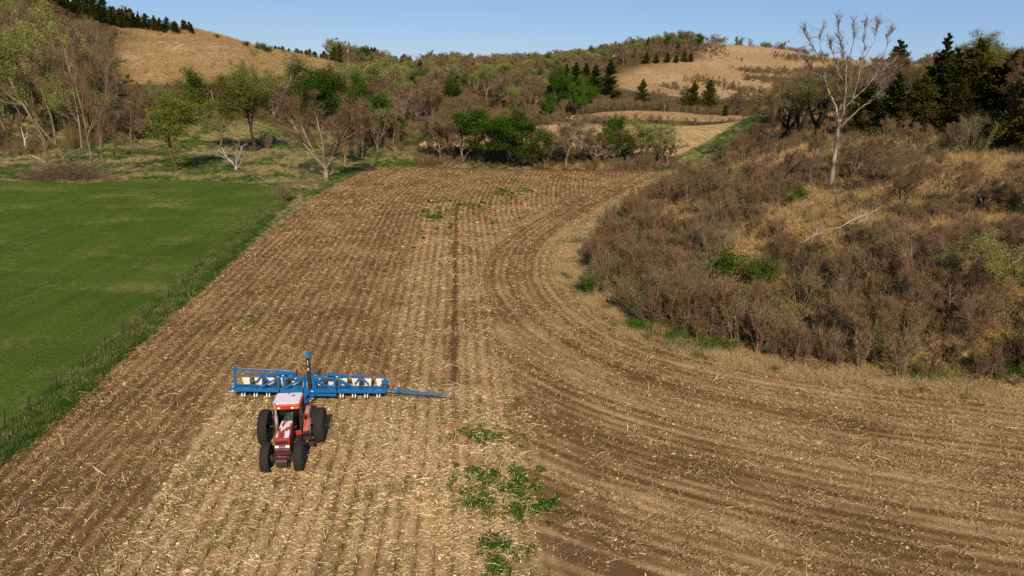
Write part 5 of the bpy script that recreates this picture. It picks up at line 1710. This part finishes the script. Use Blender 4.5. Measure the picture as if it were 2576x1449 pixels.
# white branch on the grass, fallen brush, branch on the bank, root ball, stick pile
def sticks(name, base, segs, mat, label, cat):
    A = Plant(len(segs) * 7 + 3)
    for p, ra, rb in segs:
        p = np.array(p, float)
        A.tube(p, np.linspace(ra, rb, len(p)), 6, 0, A.r.random())
    o = link(name, A.mesh(name, [mat]), None, tuple(base))
    return tag(o, label, cat)
b = on_ground(*zl(420, 965)); e = on_ground(*zl(700, 1075))
d = e - b
sticks('fallen_branch', b, [([(0, 0, .15), d * .3 + [0, 0, .35], d * .65 + [0, 0, .2], d], .10, .06), ([d * .62 + [0, 0, .2], d * .8 + [.2, .4, .5]], .06, .03)], M_PALE, 'white branch lying on the grass from the snag to the broken trunk', 'branch')
M_TWIGD = veg('dark_twigs', lin(62, 50, 40), lin(110, 92, 72))  # darker twig tone for the fallen crown
def brush_pile(name, c, rx, ry, h, n, seed, mat, label, cat='brush pile', flat=.45):
    A = Plant(seed)
    r = A.r
    P = np.stack([r.normal(0, rx * .45, n), r.normal(0, ry * .45, n), np.abs(r.normal(0, h * .4, n))], -1)
    a = r.normal(math.pi * .9, .9, n)
    D = nrm(np.stack([np.cos(a), np.sin(a) * .6, r.uniform(-.15, flat, n)], -1))
    L = r.uniform(.6, 2.4, n)
    A.twigs(P - D * L[:, None] * .5, D, L, .032, 0, .5)
    for _ in range(12):
        p = np.array([r.normal(0, rx * .3), r.normal(0, ry * .3), h * r.uniform(.1, .6)])
        d = nrm(np.array([r.normal(), r.normal() * .6, r.uniform(.0, .4)]))
        A.tube(np.array([p - d * rx * .5, p, p + d * rx * .6]), np.array([.09, .07, .02]), 5, 0, .6)
    o = link(name, A.mesh(name, [mat]), None, tuple(c))
    return tag(o, label, cat)
c = on_ground(172, 452)
brush_pile('brush_pile', c, 7.5, 3.6, 3.4, 5200, 71, M_TWIGD, 'heap of dark fallen tree crown spilling onto the green pasture')
c = on_ground(352, 380)
brush_pile('brush_pile', c, 4.5, 2.4, 1.6, 1200, 73, M_TWIG, 'tangle of dead limbs behind the single green leafing tree')
c = on_ground(775, 464)
brush_pile('brush_pile', c, 3.2, 1.0, .6, 700, 75, M_BARK, 'low row of grey dead sticks at the corner of the corn field', 'brush pile', .2)
c = on_ground(1782, 506)
ROOT_AT = c
A = Plant(81)
n = 420
D = nrm(A.r.normal(0, 1, (n, 3)) * [1, 1, .6] + [0, 0, .2])
A.twigs(D * .15 + A.r.normal(0, .35, (n, 3)) * [1.2, 1, .5] + [0, 0, .35], D, A.r.uniform(.5, 1.3, n), .06, 0, .5)
A.tube([[0, 0, .2], [.05, .1, .9], [-.08, .1, 1.5], [-.02, .1, 1.9]], [.34, .2, .13, .05], 7, 0, .2)
A.tube([[.05, .1, .9], [.35, .1, 1.2], [.5, .2, 1.15]], [.14, .08, .04], 6, 0, .2)
ro = link('root_ball', A.mesh('root_ball', [M_BARKD]), None, tuple(c))
ro.scale = (1.5, 1.5, 1.5)
tag(ro, 'black uprooted stump with tangled roots among the brush', 'stump')
def zr(x, y): return ((1500 + x / 1.7167) * .8583, (500 + y / 1.7167) * .8583)    # the enlargement of the bank
bp_ = on_ground(*zr(1495, 400))
sz_ = 0.0
limb_tree('fallen_branch', bp_[1], [([zr(*q) for q in ((1480, 470), (1490, 390), (1520, 325), (1590, 295), (1650, 285))], .05, .042, -1.5, -.6), ([zr(*q) for q in ((1650, 285), (1720, 245), (1770, 225), (1840, 200))], .042, .02, -.6, 1.2), ([zr(*q) for q in ((1440, 375), (1500, 335), (1530, 320))], .02, .03, -1.5, -1.1),
          ([zr(*q) for q in ((1690, 265), (1740, 270), (1790, 240))], .03, .014, -.6, .4)], .07, M_GREYW, 'white dead branch hanging across the brush of the bank', 'branch', 30, .5, 33, base=bp_)

SOLO = [(ROOT_AT[0], ROOT_AT[1], 1.9)] + [(a[0], a[1], 1.1) for a in (on_ground(2040, 605), on_ground(2080, 588), on_ground(2120, 572), on_ground(2160, 560), on_ground(2020, 620))] + [(a[0], a[1], 3.0) for a in (on_ground(1975, 352), on_ground(2055, 345), on_ground(2015, 350))]
def clear_of(x, y, r=1.0):
    ok = np.ones(len(x), bool)
    for a, b, q in SOLO:
        d = np.array([a, b]) / math.hypot(a, b)
        s_ = (a - x) * d[0] + (b - y) * d[1]                  # how far in front of it
        l_ = np.abs((x - a) * d[1] - (y - b) * d[0])
        ok &= ~((l_ < q * r) & (s_ > -q * .6) & (s_ < q * 2.6))
    return ok
# single shrubs and bushes on the bank and along the fence
for nm, kd, u, v, vt, w, lb in (
        ('shrub', 'shrub1', 1583, 572, 492, 1.25, 'round red-brown bare shrub at the bend of the field edge'),
        ('bush', 'bush1', 2012, 512, 468, 1.3, 'bright green bush below the tall dead tree'),
        ('bush', 'bush1', 1690, 655, 598, 1.2, 'green bush highest up in the middle of the thicket'),
        ('bush', 'bush1', 1800, 700, 622, 1.5, 'large dark green bush in the middle of the thicket'),
        ('bush', 'bush1', 1905, 720, 650, 1.2, 'dark green bush right of the large one in the thicket'),
        ('bush', 'bush1', 1645, 665, 630, 1.0, 'small green bush left of the thicket bushes'),
        ('bush', 'bush1', 1478, 738, 690, 1.0, 'small bright green bush at the toe of the bank'),
        ('bush', 'shrub3', 2000, 800, 690, 1.2, 'yellow-green shrub low on the bank behind brown stems'),
        ('bush', 'bush1', 2205, 345, 318, 1.6, 'yellow-green bush in front of the dark cedars'),
        ('shrub', 'shrub2', 710, 512, 455, 1.1, 'small bare shrub standing in the fence line'),
        ('shrub', 'shrub3', 2440, 395, 285, .8, 'grey-green leaning shrub on the slope below the cedars'),
        ('shrub', 'shrub2', 2540, 372, 296, 1.0, 'grey twiggy shrub under the pale grey trunk')):
    p = on_ground(u, v)
    hh_ = top_height(p, vt)
    SOLO.append((p[0], p[1], hh_ * w * .45))
    tree(nm, kd, p, hh_, lb, cat='bush' if nm == 'bush' else 'shrub', wide=w)
p = on_ground(2445, 790)
tree('sapling', 'bud2', p, top_height(p, 570), 'tall green budding sapling on the bank near the picture edge', wide=1.3)
SAPL_AT = p
p = on_ground(2268, 820)
tree('sapling', 'slim1', p, top_height(p, 630), 'pale slender bare sapling rising out of the bank brush', wide=.5)
p = on_ground(2100, 800)
tree('sapling', 'slim2', p, top_height(p, 690), 'grey bare sapling in the middle of the bank brush', wide=.8)

# ------------------------------------------------------------------ the woods: every tree that stands out is an object
def free(x, y, need=3.0):
    return (poly_sd(VALLEY, x, y) > need) & (poly_sd(GOLD, x, y) > 4) & (poly_sd(HILLG, x, y) > 3) & (poly_sd(FARF, x, y) > 3) & (poly_sd(STRIPF, x, y) > 2)
wr = np.random.default_rng(17)
def uof(x, y): 
    R = np.stack([x, y, hz(x, y) - CAM_H], -1) @ RMn
    return CX + FPX * R[..., 0] / -R[..., 2]

def spots(x0, x1, y0, y1, gap, cond=None, m=150):
    gx, gy = np.arange(x0, x1, gap), np.arange(y0, y1, gap)
    x, y = [a.ravel() for a in np.meshgrid(gx, gy)]
    x, y = x + wr.uniform(-.45, .45, len(x)) * gap, y + wr.uniform(-.45, .45, len(y)) * gap
    ok = free(x, y) & frustum(x, y, hz(x, y) + 4, m)
    ux = uof(x, y)
    for hu, hy, hv in HEROES:
        d = np.hypot(x - at_y(hu, 300, hy)[0], y - hy)
        w = 10 + 38 * 150 / hy
        ok &= (d > 3.2) & ~((np.abs(ux - hu) < w) & (y < hy) & (y > hy - 60))
    if cond is not None: ok &= cond(x, y)
    return x[ok], y[ok]
SHAPE = {'slim1': 'one-stemmed', 'slim2': 'many-stemmed', 'round1': 'round', 'round2': 'dark-limbed', 'vase1': 'vase-shaped', 'vase2': 'wide',
         'bud1': 'upright', 'bud2': 'wide', 'bud3': 'full', 'olive1': 'one-stemmed', 'olive2': 'forked', 'leafy3': 'round', 'cedar2': 'broad'}
CAPU, CAPV = (-300, 240, 300, 340, 600, 700, 860, 1000, 1520, 1560, 1940, 1980, 3000), (-150, 40, 150, 208, 212, 200, 150, 150, 140, 212, 218, 120, 100)
def wood(x, y, kinds, hs, place, namef):
    """a wood of single trees, each label telling shape, size and where it stands"""
    n = len(x)
    ks = [kinds[wr.choice(len(kinds), p=[q[1] for q in kinds])][0] for _ in range(n)]
    h = wr.uniform(hs[0], hs[1], n)
    u = uof(x, y)
    ry, ru = np.argsort(np.argsort(y)) / n, np.argsort(np.argsort(u)) / n
    depth = ('front', 'second', 'third', 'fourth', 'back')
    side = ('far left', 'left end', 'left half', 'centre', 'right half', 'right end', 'far right')
    size = ('low', 'middling', 'tall')
    made = {}
    for i in range(n):
        p = (x[i], y[i], float(hz(x[i], y[i])))
        cap = top_height(p, float(np.interp(u[i], CAPU, CAPV)))
        hi = max(min(float(h[i]), cap * float(wr.uniform(.75, 1.0))), 3.0)
        lb = '%s %s %s, %s of the %s rank of %s' % (size[int(np.clip(2.999 * (hi - 5) / (hs[1] - 5), 0, 2))], SHAPE[ks[i]], word(ks[i]), side[int(ru[i] * 6.999)], depth[int(ry[i] * 4.999)], place)
        made.setdefault(lb, []).append(None)
        made[lb][-1] = tree(namef(ks[i]), ks[i], p, hi, lb, group=word(ks[i]) + 's of ' + place, wide=float(wr.uniform(.95, 1.3)) * float(np.clip((h[i] / hi) ** .5, 1, 1.5)))
    for lb, rs in made.items():
        if len(rs) > 1:
            rs.sort(key=lambda o: o.location.y)
            for q, o in enumerate(rs):
                o['label'] = ('nearest ' if q == 0 else 'farthest ' if q == len(rs) - 1 else 'middle ') + lb
def nm_(k): return {'b': 'budding_tree', 'c': 'cedar_tree', 'l': 'leafy_tree', 'o': 'budding_tree'}.get(k[0], 'bare_tree')
def word(k): return {'b': 'yellow-green tree', 'c': 'dark cedar', 'l': 'green tree', 'o': 'olive-green tree'}.get(k[0], 'bare tree')

# steep left hillside
x, y = spots(-180, -36, 146, 262, 8.2, lambda x, y: (y > np.interp(uof(x, y), (0, 250, 400, 480, 800), (146, 152, 178, 190, 196))) & (y < 205 + np.clip((-x - 90) * 1.5, 0, 60)))
K1 = [('slim1', .17), ('slim2', .15), ('round1', .16), ('vase1', .10), ('bud1', .19), ('bud2', .17), ('olive2', .06)]
wood(x, y, K1, (10, 17), 'the hillside wood', nm_)
n1_ = len(x)
# wood between the left hill and the far field
x, y = spots(-75, 0, 150, 330, 9.4, lambda x, y: (y > np.interp(uof(x, y), (700, 830, 860, 1000), (196, 190, 152, 150))) & (uof(x, y) > 700) & (uof(x, y) < 1090) & ~((y < 262) & (x > -26 + (y - 150) * .06)))
K2 = [('slim1', .15), ('slim2', .15), ('round1', .22), ('vase1', .16), ('bud1', .17), ('bud3', .08), ('leafy3', .07)]
wood(x, y, K2, (8, 13), 'the left wood', nm_)
n2_ = len(x)
# wood behind the far field, up the middle slope
x, y = spots(-60, 75, 262, 345, 9.6, lambda x, y: (uof(x, y) > 960) & (uof(x, y) < 1540))
K3 = [('slim1', .16), ('slim2', .16), ('round1', .22), ('vase1', .12), ('bud1', .18), ('bud3', .10), ('leafy3', .06)]
wood(x, y, K3, (8, 13.5), 'the middle wood', nm_)
n3_ = len(x)
# strip of wood at the foot of the golden hill
x, y = spots(48, 140, 262, 335, 9.5, lambda x, y: (uof(x, y) > 1540) & (uof(x, y) < 1930) & (y < 305))
wood(x, y, [('slim2', .35), ('round1', .45), ('bud1', .12), ('cedar2', .08)], (6, 9.5), 'the foothill strip', nm_)
# slope behind the dead tree
x, y = spots(58, 200, 150, 250, 11.5, lambda x, y: (uof(x, y) > 1960) & (uof(x, y) < 2600))
wood(x, y, [('round2', .4), ('vase2', .3), ('olive2', .2), ('cedar2', .1)], (8, 12.5), 'the cedar slope', nm_)
# cedars on the left crest and bare trees among them
for k in range(60):
    u = 135 + 355 * (k / 59) ** 1.1 + wr.uniform(-6, 6)
    y = np.interp(u, (140, 250, 330, 400, 500), (268, 280, 286, 289, 294)) + wr.uniform(-5, 7)
    p = stand(u, y)
    h = np.interp(u, (130, 250, 400, 480), (7.5, 7.0, 5.0, 3.6)) * wr.uniform(.75, 1.25)
    tree('cedar_tree', ('cedar1', 'cedar2', 'cedar3')[k % 3], p, h, 'dark cedar on the left crest, %s from the downhill end of the row' % ordinal(60 - k), group='cedars on the left crest', wide=1.0 + .7 * wr.random())
for u, y, vt, lb in ((308, 284, 12, 'reddish bare tree taller than the cedars of the left crest'), (292, 283, 24, 'reddish bare tree left of the tallest one on the crest'), (322, 283, 30, 'pale trunked bare tree in front of the crest cedars')):
    T('bare_tree', 'slim1', u, y, vt, lb, wide=.9)
for u, y, vt, lb in ((545, 300, 86, 'bluish shrub low on the crest after the last cedar'), (618, 305, 103, 'small bush on the falling crest'), (655, 309, 106, 'largest bush on the falling crest'), (672, 311, 114, 'thin bush last on the falling crest')):
    T('bush', 'bush1', u, y, vt, lb, cat='bush', wide=1.5)
for k in range(46):
    u = 690 + 365 * k / 45 + wr.uniform(-5, 5)
    p = stand(u, 480 + wr.uniform(-12, 22))
    tree('cedar_tree', 'cedar2', p, wr.uniform(5, 9.5) * (1.1 if 820 < u < 1040 else .8), 'small dark cedar on the far ridge, %s of the row counted from the dry hill' % ordinal(k + 1), group='cedars on the far left ridge', wide=1.5)
print('woods', n1_, n2_, n3_)

# farther than that the wood reads as one mass
far_keys = ['slim1', 'slim2', 'round1', 'vase1', 'bud1', 'bud3', 'leafy3', 'cedar2']
FARP = [merged(k) for k in far_keys]
x, y = spots(-140, 330, 345, 680, 8.2, lambda x, y: ~((x < -40) & (y < 420) & False))
keep = ~((uof(x, y) < 820) & (y < 440)) & ~((uof(x, y) > 660) & (uof(x, y) < 1060) & (y > 425)) & ~((uof(x, y) > 1525) & (uof(x, y) < 2050) & (y < 465))
x, y = x[keep], y[keep]
pk = wr.choice(len(far_keys), len(x), p=[.15, .15, .20, .11, .24, .08, .04, .03])
hh = wr.uniform(7, 11.5, len(x))
S = hh / np.array([h for _, h in FARP])[pk]
scatter('far_woods', np.stack([x, y, hz(x, y)], -1), S, wr.uniform(0, 6.28, len(x)), pk, [o for o, _ in FARP])
# beyond the crest of the left hill and right edge
print('far woods', len(x))

# ------------------------------------------------------------------ brush, grass and weeds
SHR = [merged(k) for k in ('shrub1', 'shrub2', 'shrub3')]
sh_o, sh_h = [o for o, _ in SHR], np.array([h for _, h in SHR])
def scatter_brush(name, x, y, hlo, hhi, probs, seed):
    r = np.random.default_rng(seed)
    pk = r.choice(3, len(x), p=probs)
    h = hlo + (hhi - hlo) * r.random(len(x)) ** 1.4
    scatter(name, np.stack([x, y, hz(x, y) - .05], -1), h / sh_h[pk], r.uniform(0, 6.28, len(x)), pk, sh_o)

br = np.random.default_rng(23)
n = 52000
x, y = br.uniform(2, 110, n), br.uniform(30, 150, n)
dB, _, _, _ = line_dist(BANK, x, y)
out_f = ~poly_inside(FIELD, x, y)
bank_ok = out_f & (x > (y - 60) * .05 + 2) & (dB > 2.2) & frustum(x, y, hz(x, y) + 1, 200)
x, y, dB = x[bank_ok], y[bank_ok], dB[bank_ok]
dry = smooth(.47, .58, fbm(x / 16 + .4 * y / 16, y / 7, 83, 3)) * smooth(5, 12, dB) * .8      # open patches of dry grass
for u, v, ru, rv in ((1900, 610, 75, 32), (1990, 560, 95, 36), (2060, 520, 90, 30), (1880, 655, 60, 22), (1975, 700, 28, 40), (2150, 640, 70, 22), (2230, 495, 110, 18), (2360, 470, 130, 20), (2500, 440, 110, 26), (2560, 400, 60, 20),
                     (2190, 545, 50, 12), (2300, 352, 60, 14), (2060, 480, 60, 14), (2540, 770, 50, 60), (2520, 840, 40, 30), (2420, 660, 40, 20), (2360, 560, 60, 12), (1700, 560, 60, 16), (1660, 520, 60, 14), (2500, 540, 60, 16)):
    R3 = np.stack([x, y, hz(x, y) + .5 - CAM_H], -1) @ RMn
    pu, pv = CX + FPX * R3[:, 0] / -R3[:, 2], CY - FPX * R3[:, 1] / -R3[:, 2]
    q = np.hypot((pu - u) / (ru * 1.25), (pv - v - 4) / (rv * 1.5)) + .9 * (fbm(x / 2.5, y / 2.5, 89, 3) - .5)
    dry = np.maximum(dry, smooth(1.1, .75, q))
den = smooth(2.0, 4.0, dB + 1.5 * (fbm(x / 3, y / 3, 85) - .5)) * (1 - .95 * dry) * (.12 + 1.0 * smooth(.36, .58, fbm(x / 4, y / 4, 87, 3)))
den = den * np.interp(y, (30, 60, 110, 150), (1.0, .85, .55, .4))
gt_ = line_dist(GTRACK, x, y)[0]
den = den * clear_of(x, y) * (gt_ > 6)
k = br.random(len(x)) < den * .86
print('bank brush', k.sum())
hscale = np.clip(np.interp(dB[k], (2, 6, 14, 26, 40), (1.0, 1.2, .75, .55, .5)), 0, 2)
xb, yb_ = x[k], y[k]
r_ = np.random.default_rng(29)
pk = r_.choice(3, len(xb), p=(.46, .36, .18))
h = (.9 + 2.4 * r_.random(len(xb)) ** 2.0) * hscale * (.65 + .7 * fbm(xb / 6, yb_ / 6, 113, 2))
scatter('brush', np.stack([xb, yb_, hz(xb, yb_) - .05], -1), h / sh_h[pk], r_.uniform(0, 6.28, len(xb)), pk, sh_o)
k2 = np.nonzero(k)[0]
k2 = k2[r_.random(len(k2)) < .035]
SAP = [merged(q) for q in ('slim1', 'slim2', 'vase1')]
pk = r_.integers(0, 3, len(k2))
scatter('bank_saplings', np.stack([x[k2], y[k2], hz(x[k2], y[k2])], -1), r_.uniform(2.6, 5.0, len(k2)) / np.array([h for _, h in SAP])[pk], r_.uniform(0, 6.28, len(k2)), pk, [o for o, _ in SAP])
# dry grass on the open patches of the bank
TD = [tuft(91, 46, .75, .28, M_DRYG, .016, .7), tuft(92, 46, .6, .35, M_DRYG, .016, 1.1), tuft(93, 40, .9, .2, M_PALEG, .014, .45)]
k = br.random(len(x)) < (.10 + .85 * dry) * np.interp(y, (30, 60, 110, 150), (1, .9, .6, .4))
xg, yg = x[k], y[k]
scatter('dry_grass', np.stack([xg, yg, hz(xg, yg)], -1), br.uniform(.7, 1.7, k.sum()), br.uniform(0, 6.28, k.sum()), br.choice(3, k.sum(), p=(.45, .35, .2)), TD)
print('dry tufts', k.sum())
# pale grass strip between corn and brush
n = 30000
s = br.random(n)
seg = np.cumsum(np.r_[0, np.hypot(*(BANK[1:] - BANK[:-1]).T)])
bx, by = np.interp(s * seg[-1], seg, BANK[:, 0]), np.interp(s * seg[-1], seg, BANK[:, 1])
off = br.normal(1.0, 1.5, n)
tx = np.interp(s * seg[-1] + .1, seg, BANK[:, 0]) - np.interp(s * seg[-1] - .1, seg, BANK[:, 0])
ty = np.interp(s * seg[-1] + .1, seg, BANK[:, 1]) - np.interp(s * seg[-1] - .1, seg, BANK[:, 1])
l = np.hypot(tx, ty) + 1e-9
xg, yg = bx + ty / l * off, by - tx / l * off
k = frustum(xg, yg) & (br.random(n) < .10 + .75 * smooth(.40, .62, fbm(xg / 2.2, yg / 2.2, 95, 3)))
xg, yg = xg[k], yg[k]
TP = [tuft(94, 30, .35, .22, M_PALEG, .014, .9), tuft(95, 24, .5, .2, M_PALEG, .014, .6), tuft(96, 36, .28, .3, M_DRYG, .014, 1.2)]
scatter('pale_grass', np.stack([xg, yg, terrain(xg, yg)], -1), br.uniform(.6, 1.4, len(xg)), br.uniform(0, 6.28, len(xg)), br.choice(3, len(xg), p=(.5, .2, .3)), TP)
# rank grass along the fence, at the far end and round the pasture
TGR = [tuft(97, 44, .38, .25, M_GRASS, .016, .6), tuft(98, 44, .28, .3, M_GRASS, .016, .9), tuft(99, 30, .4, .22, M_PALEG, .014, .8)]
LE = np.array(LEFT_EDGE)
n = 90000
xg, yg = br.uniform(-150, 70, n), br.uniform(20, 205, n)
inside = poly_inside(FIELD, xg, yg) | poly_inside(PASTURE, xg, yg) | (poly_sd(FARF, xg, yg) < 1)
rt = (xg > 0) & (yg < 132) | (xg > 30) & (line_dist(GTRACK, xg, yg)[0] > 5)
k = ~inside & ~rt & frustum(xg, yg)
xg, yg = xg[k], yg[k]
n2 = 26000
t_ = br.random(n2)
fp = np.array(FP)
fs = np.cumsum(np.r_[0, np.hypot(*(fp[1:] - fp[:-1]).T)])
xf = np.interp(t_ * fs[-1], fs, fp[:, 0]) + br.normal(.7, .48, n2)
yf = np.interp(t_ * fs[-1], fs, fp[:, 1])
k = frustum(xf, yf) & (br.random(n2) < .35 + .75 * smooth(.35, .6, fbm(xf / 1.4, yf / 1.4, 101, 3)))
xg, yg = np.r_[xg, xf[k]], np.r_[yg, yf[k]]
pal = smooth(.46, .58, fbm(xg / 5, yg / 5, 103, 3)) * (line_dist(GTRACK, xg, yg)[0] > 6)
pk = np.where(br.random(len(xg)) < np.where(np.arange(len(xg)) < len(xg) - k.sum(), pal * .8, .10), 2, br.integers(0, 2, len(xg)))
scatter('rank_grass', np.stack([xg, yg, terrain(xg, yg)], -1), br.uniform(.6, 1.35, len(xg)) * np.where(yg > 100, 1.25, 1), br.uniform(0, 6.28, len(xg)), pk, TGR)
print('grass tufts', len(xg))
# dark weeds in the corn stubble
WE = [weed(105, 34, .12, .20, M_WEED, .05), weed(106, 20, .08, .16, M_WEED, .045), weed(107, 26, .05, .16, M_LEAFO, .03)]
WX, WY, WS, WP = [], [], [], []
for u, v, su, sv, n in ((1195, 1092, 22, 10, 26), (1245, 1100, 12, 6, 10), (1212, 1198, 34, 16, 40), (1203, 1262, 18, 14, 34), (1302, 1215, 12, 14, 30), (1305, 1262, 12, 26, 44), (1352, 1275, 24, 10, 26), (1250, 1415, 12, 26, 60), (1225, 1370, 14, 10, 14),
                        (1322, 1385, 8, 6, 6), (1370, 1272, 20, 8, 12), (1272, 488, 20, 7, 26), (1316, 482, 14, 4, 12), (1200, 520, 10, 5, 10), (1085, 545, 14, 10, 18), (1098, 550, 20, 4, 12), (1060, 590, 10, 8, 8), (1110, 500, 10, 16, 8), (640, 803, 14, 5, 8),
                        (1230, 1240, 70, 40, 26), (1150, 545, 40, 30, 18)):
    n = int(n * 2.0)
    far_ = br.random(n) < .4
    uu, vv = br.normal(u, su, n) + far_ * br.normal(0, su * 1.6, n), br.normal(v, sv, n) + far_ * br.normal(0, sv * 1.4, n)
    for a, b in zip(uu, vv):
        p = at_z(a, b, 0)
        WX.append(p[0]); WY.append(p[1]); WS.append(br.uniform(.4, 1.5) * (1.0 if b > 800 else 1.9)); WP.append(br.integers(0, 2))
n = 11000
xg, yg = br.uniform(-16, 6, n), br.uniform(18, 40, n)
kk = field_masks(xg, yg)
k = (kk['unpl'] > .5) & (br.random(n) < .9 * smooth(.48, .66, fbm(xg / 2.2, yg / 3.0, 109, 3)) + .05)
for a, b in zip(xg[k], yg[k]):
    WX.append(a); WY.append(b); WS.append(br.uniform(.5, 1.1)); WP.append(2)
WX, WY = np.array(WX), np.array(WY)
scatter('weeds', np.stack([WX, WY, terrain(WX, WY) + .03], -1), WS, br.uniform(0, 6.28, len(WX)), WP, WE)
# undergrowth on the wood floors
n = 26000
x, y = br.uniform(-170, 210, n), br.uniform(142, 330, n)
k = free(x, y, 5) & frustum(x, y, hz(x, y) + 1) & ((y > np.interp(uof(x, y), (0, 250, 400, 480, 830, 860), (146, 150, 176, 192, 196, 150))) | (br.random(n) < .05)) & (uof(x, y) < 1900) & (line_dist(GTRACK, x, y)[0] > 6) & (br.random(n) < .30 + .5 * smooth(.4, .6, fbm(x / 9, y / 9, 111, 3))) & (br.random(n) < np.interp(y, (140, 200, 330), (1, .8, .45)))
x, y = x[k], y[k]
scatter_brush('undergrowth', x, y, 1.4, 3.4, (.4, .35, .25), 31)
# creek bank scrub at the far end of the corn
n = 1300
uu = br.uniform(1040, 1700, n)
yy = br.uniform(139, 158, n)
xx = np.array([at_y(a, 420, b)[0] for a, b in zip(uu, yy)])
k = br.random(n) < .6
scatter_brush('creek_scrub', xx[k], yy[k], .6, 1.9, (.5, .3, .2), 33)
# low thickets in the folds of the golden hill
TX, TY = [], []
for line, n, w in ((((1885, 208, 432), (1960, 216, 425), (2060, 236, 410)), 240, 4), (((1740, 208, 425), (1800, 222, 412), (1880, 236, 400), (1990, 246, 394)), 240, 4), (((1850, 185, 460), (1930, 190, 455), (2000, 196, 448)), 120, 4), (((1760, 128, 548), (1700, 132, 540), (1800, 150, 520)), 260, 9),
                   (((1900, 168, 480), (2000, 175, 478), (2090, 178, 480)), 200, 7), (((1960, 150, 525), (2080, 168, 520)), 160, 6), (((1680, 222, 408), (1730, 228, 402)), 40, 3), (((1590, 150, 500), (1700, 140, 512), (1775, 130, 528)), 420, 11)):
    P = np.array([at_y(*q)[:2] for q in line])
    t_ = br.random(n) * (len(P) - 1)
    TX.append(np.interp(t_, np.arange(len(P)), P[:, 0]) + br.normal(0, w, n)); TY.append(np.interp(t_, np.arange(len(P)), P[:, 1]) + br.normal(0, w, n))
TX, TY = np.concatenate(TX), np.concatenate(TY)
scatter_brush('hill_thicket', TX, TY, 1.2, 3.2, (.4, .4, .2), 35)

# tussocks on the dry hill
n = 60000
x, y = br.uniform(-150, 20, n), br.uniform(215, 350, n)
k = (poly_sd(HILLG, x, y) < 2) & frustum(x, y, hz(x, y)) & (br.random(n) < .25 + .9 * smooth(.4, .6, fbm(x / 4, y / 4, 121, 3)))
x, y = x[k], y[k]
scatter('hill_grass', np.stack([x, y, hz(x, y)], -1), br.uniform(.7, 1.5, len(x)), br.uniform(0, 6.28, len(x)), br.choice(3, len(x), p=(.4, .35, .25)), TD)
print('hill tufts', len(x))

# fresh green grass at the toe of the brush
VX, VY = [], []
for u, v, su, sv, n in ((1612, 822, 22, 7, 90), (1790, 874, 42, 6, 150), (1720, 852, 26, 6, 40), (2520, 935, 40, 12, 130), (2330, 950, 50, 8, 60), (1452, 605, 10, 8, 40), (1470, 735, 10, 8, 30), (1790, 505, 24, 8, 60), (1660, 452, 14, 6, 40), (1680, 485, 20, 6, 40), (1850, 500, 14, 6, 40)):
    for a, b in zip(br.normal(u, su, n), br.normal(v, sv, n)):
        p = on_ground(a, b)
        VX.append(p[0]); VY.append(p[1])
VX, VY = np.array(VX), np.array(VY)
scatter('verge_grass', np.stack([VX, VY, hz(VX, VY)], -1), br.uniform(.9, 1.7, len(VX)), br.uniform(0, 6.28, len(VX)), br.integers(0, 2, len(VX)), TGR)
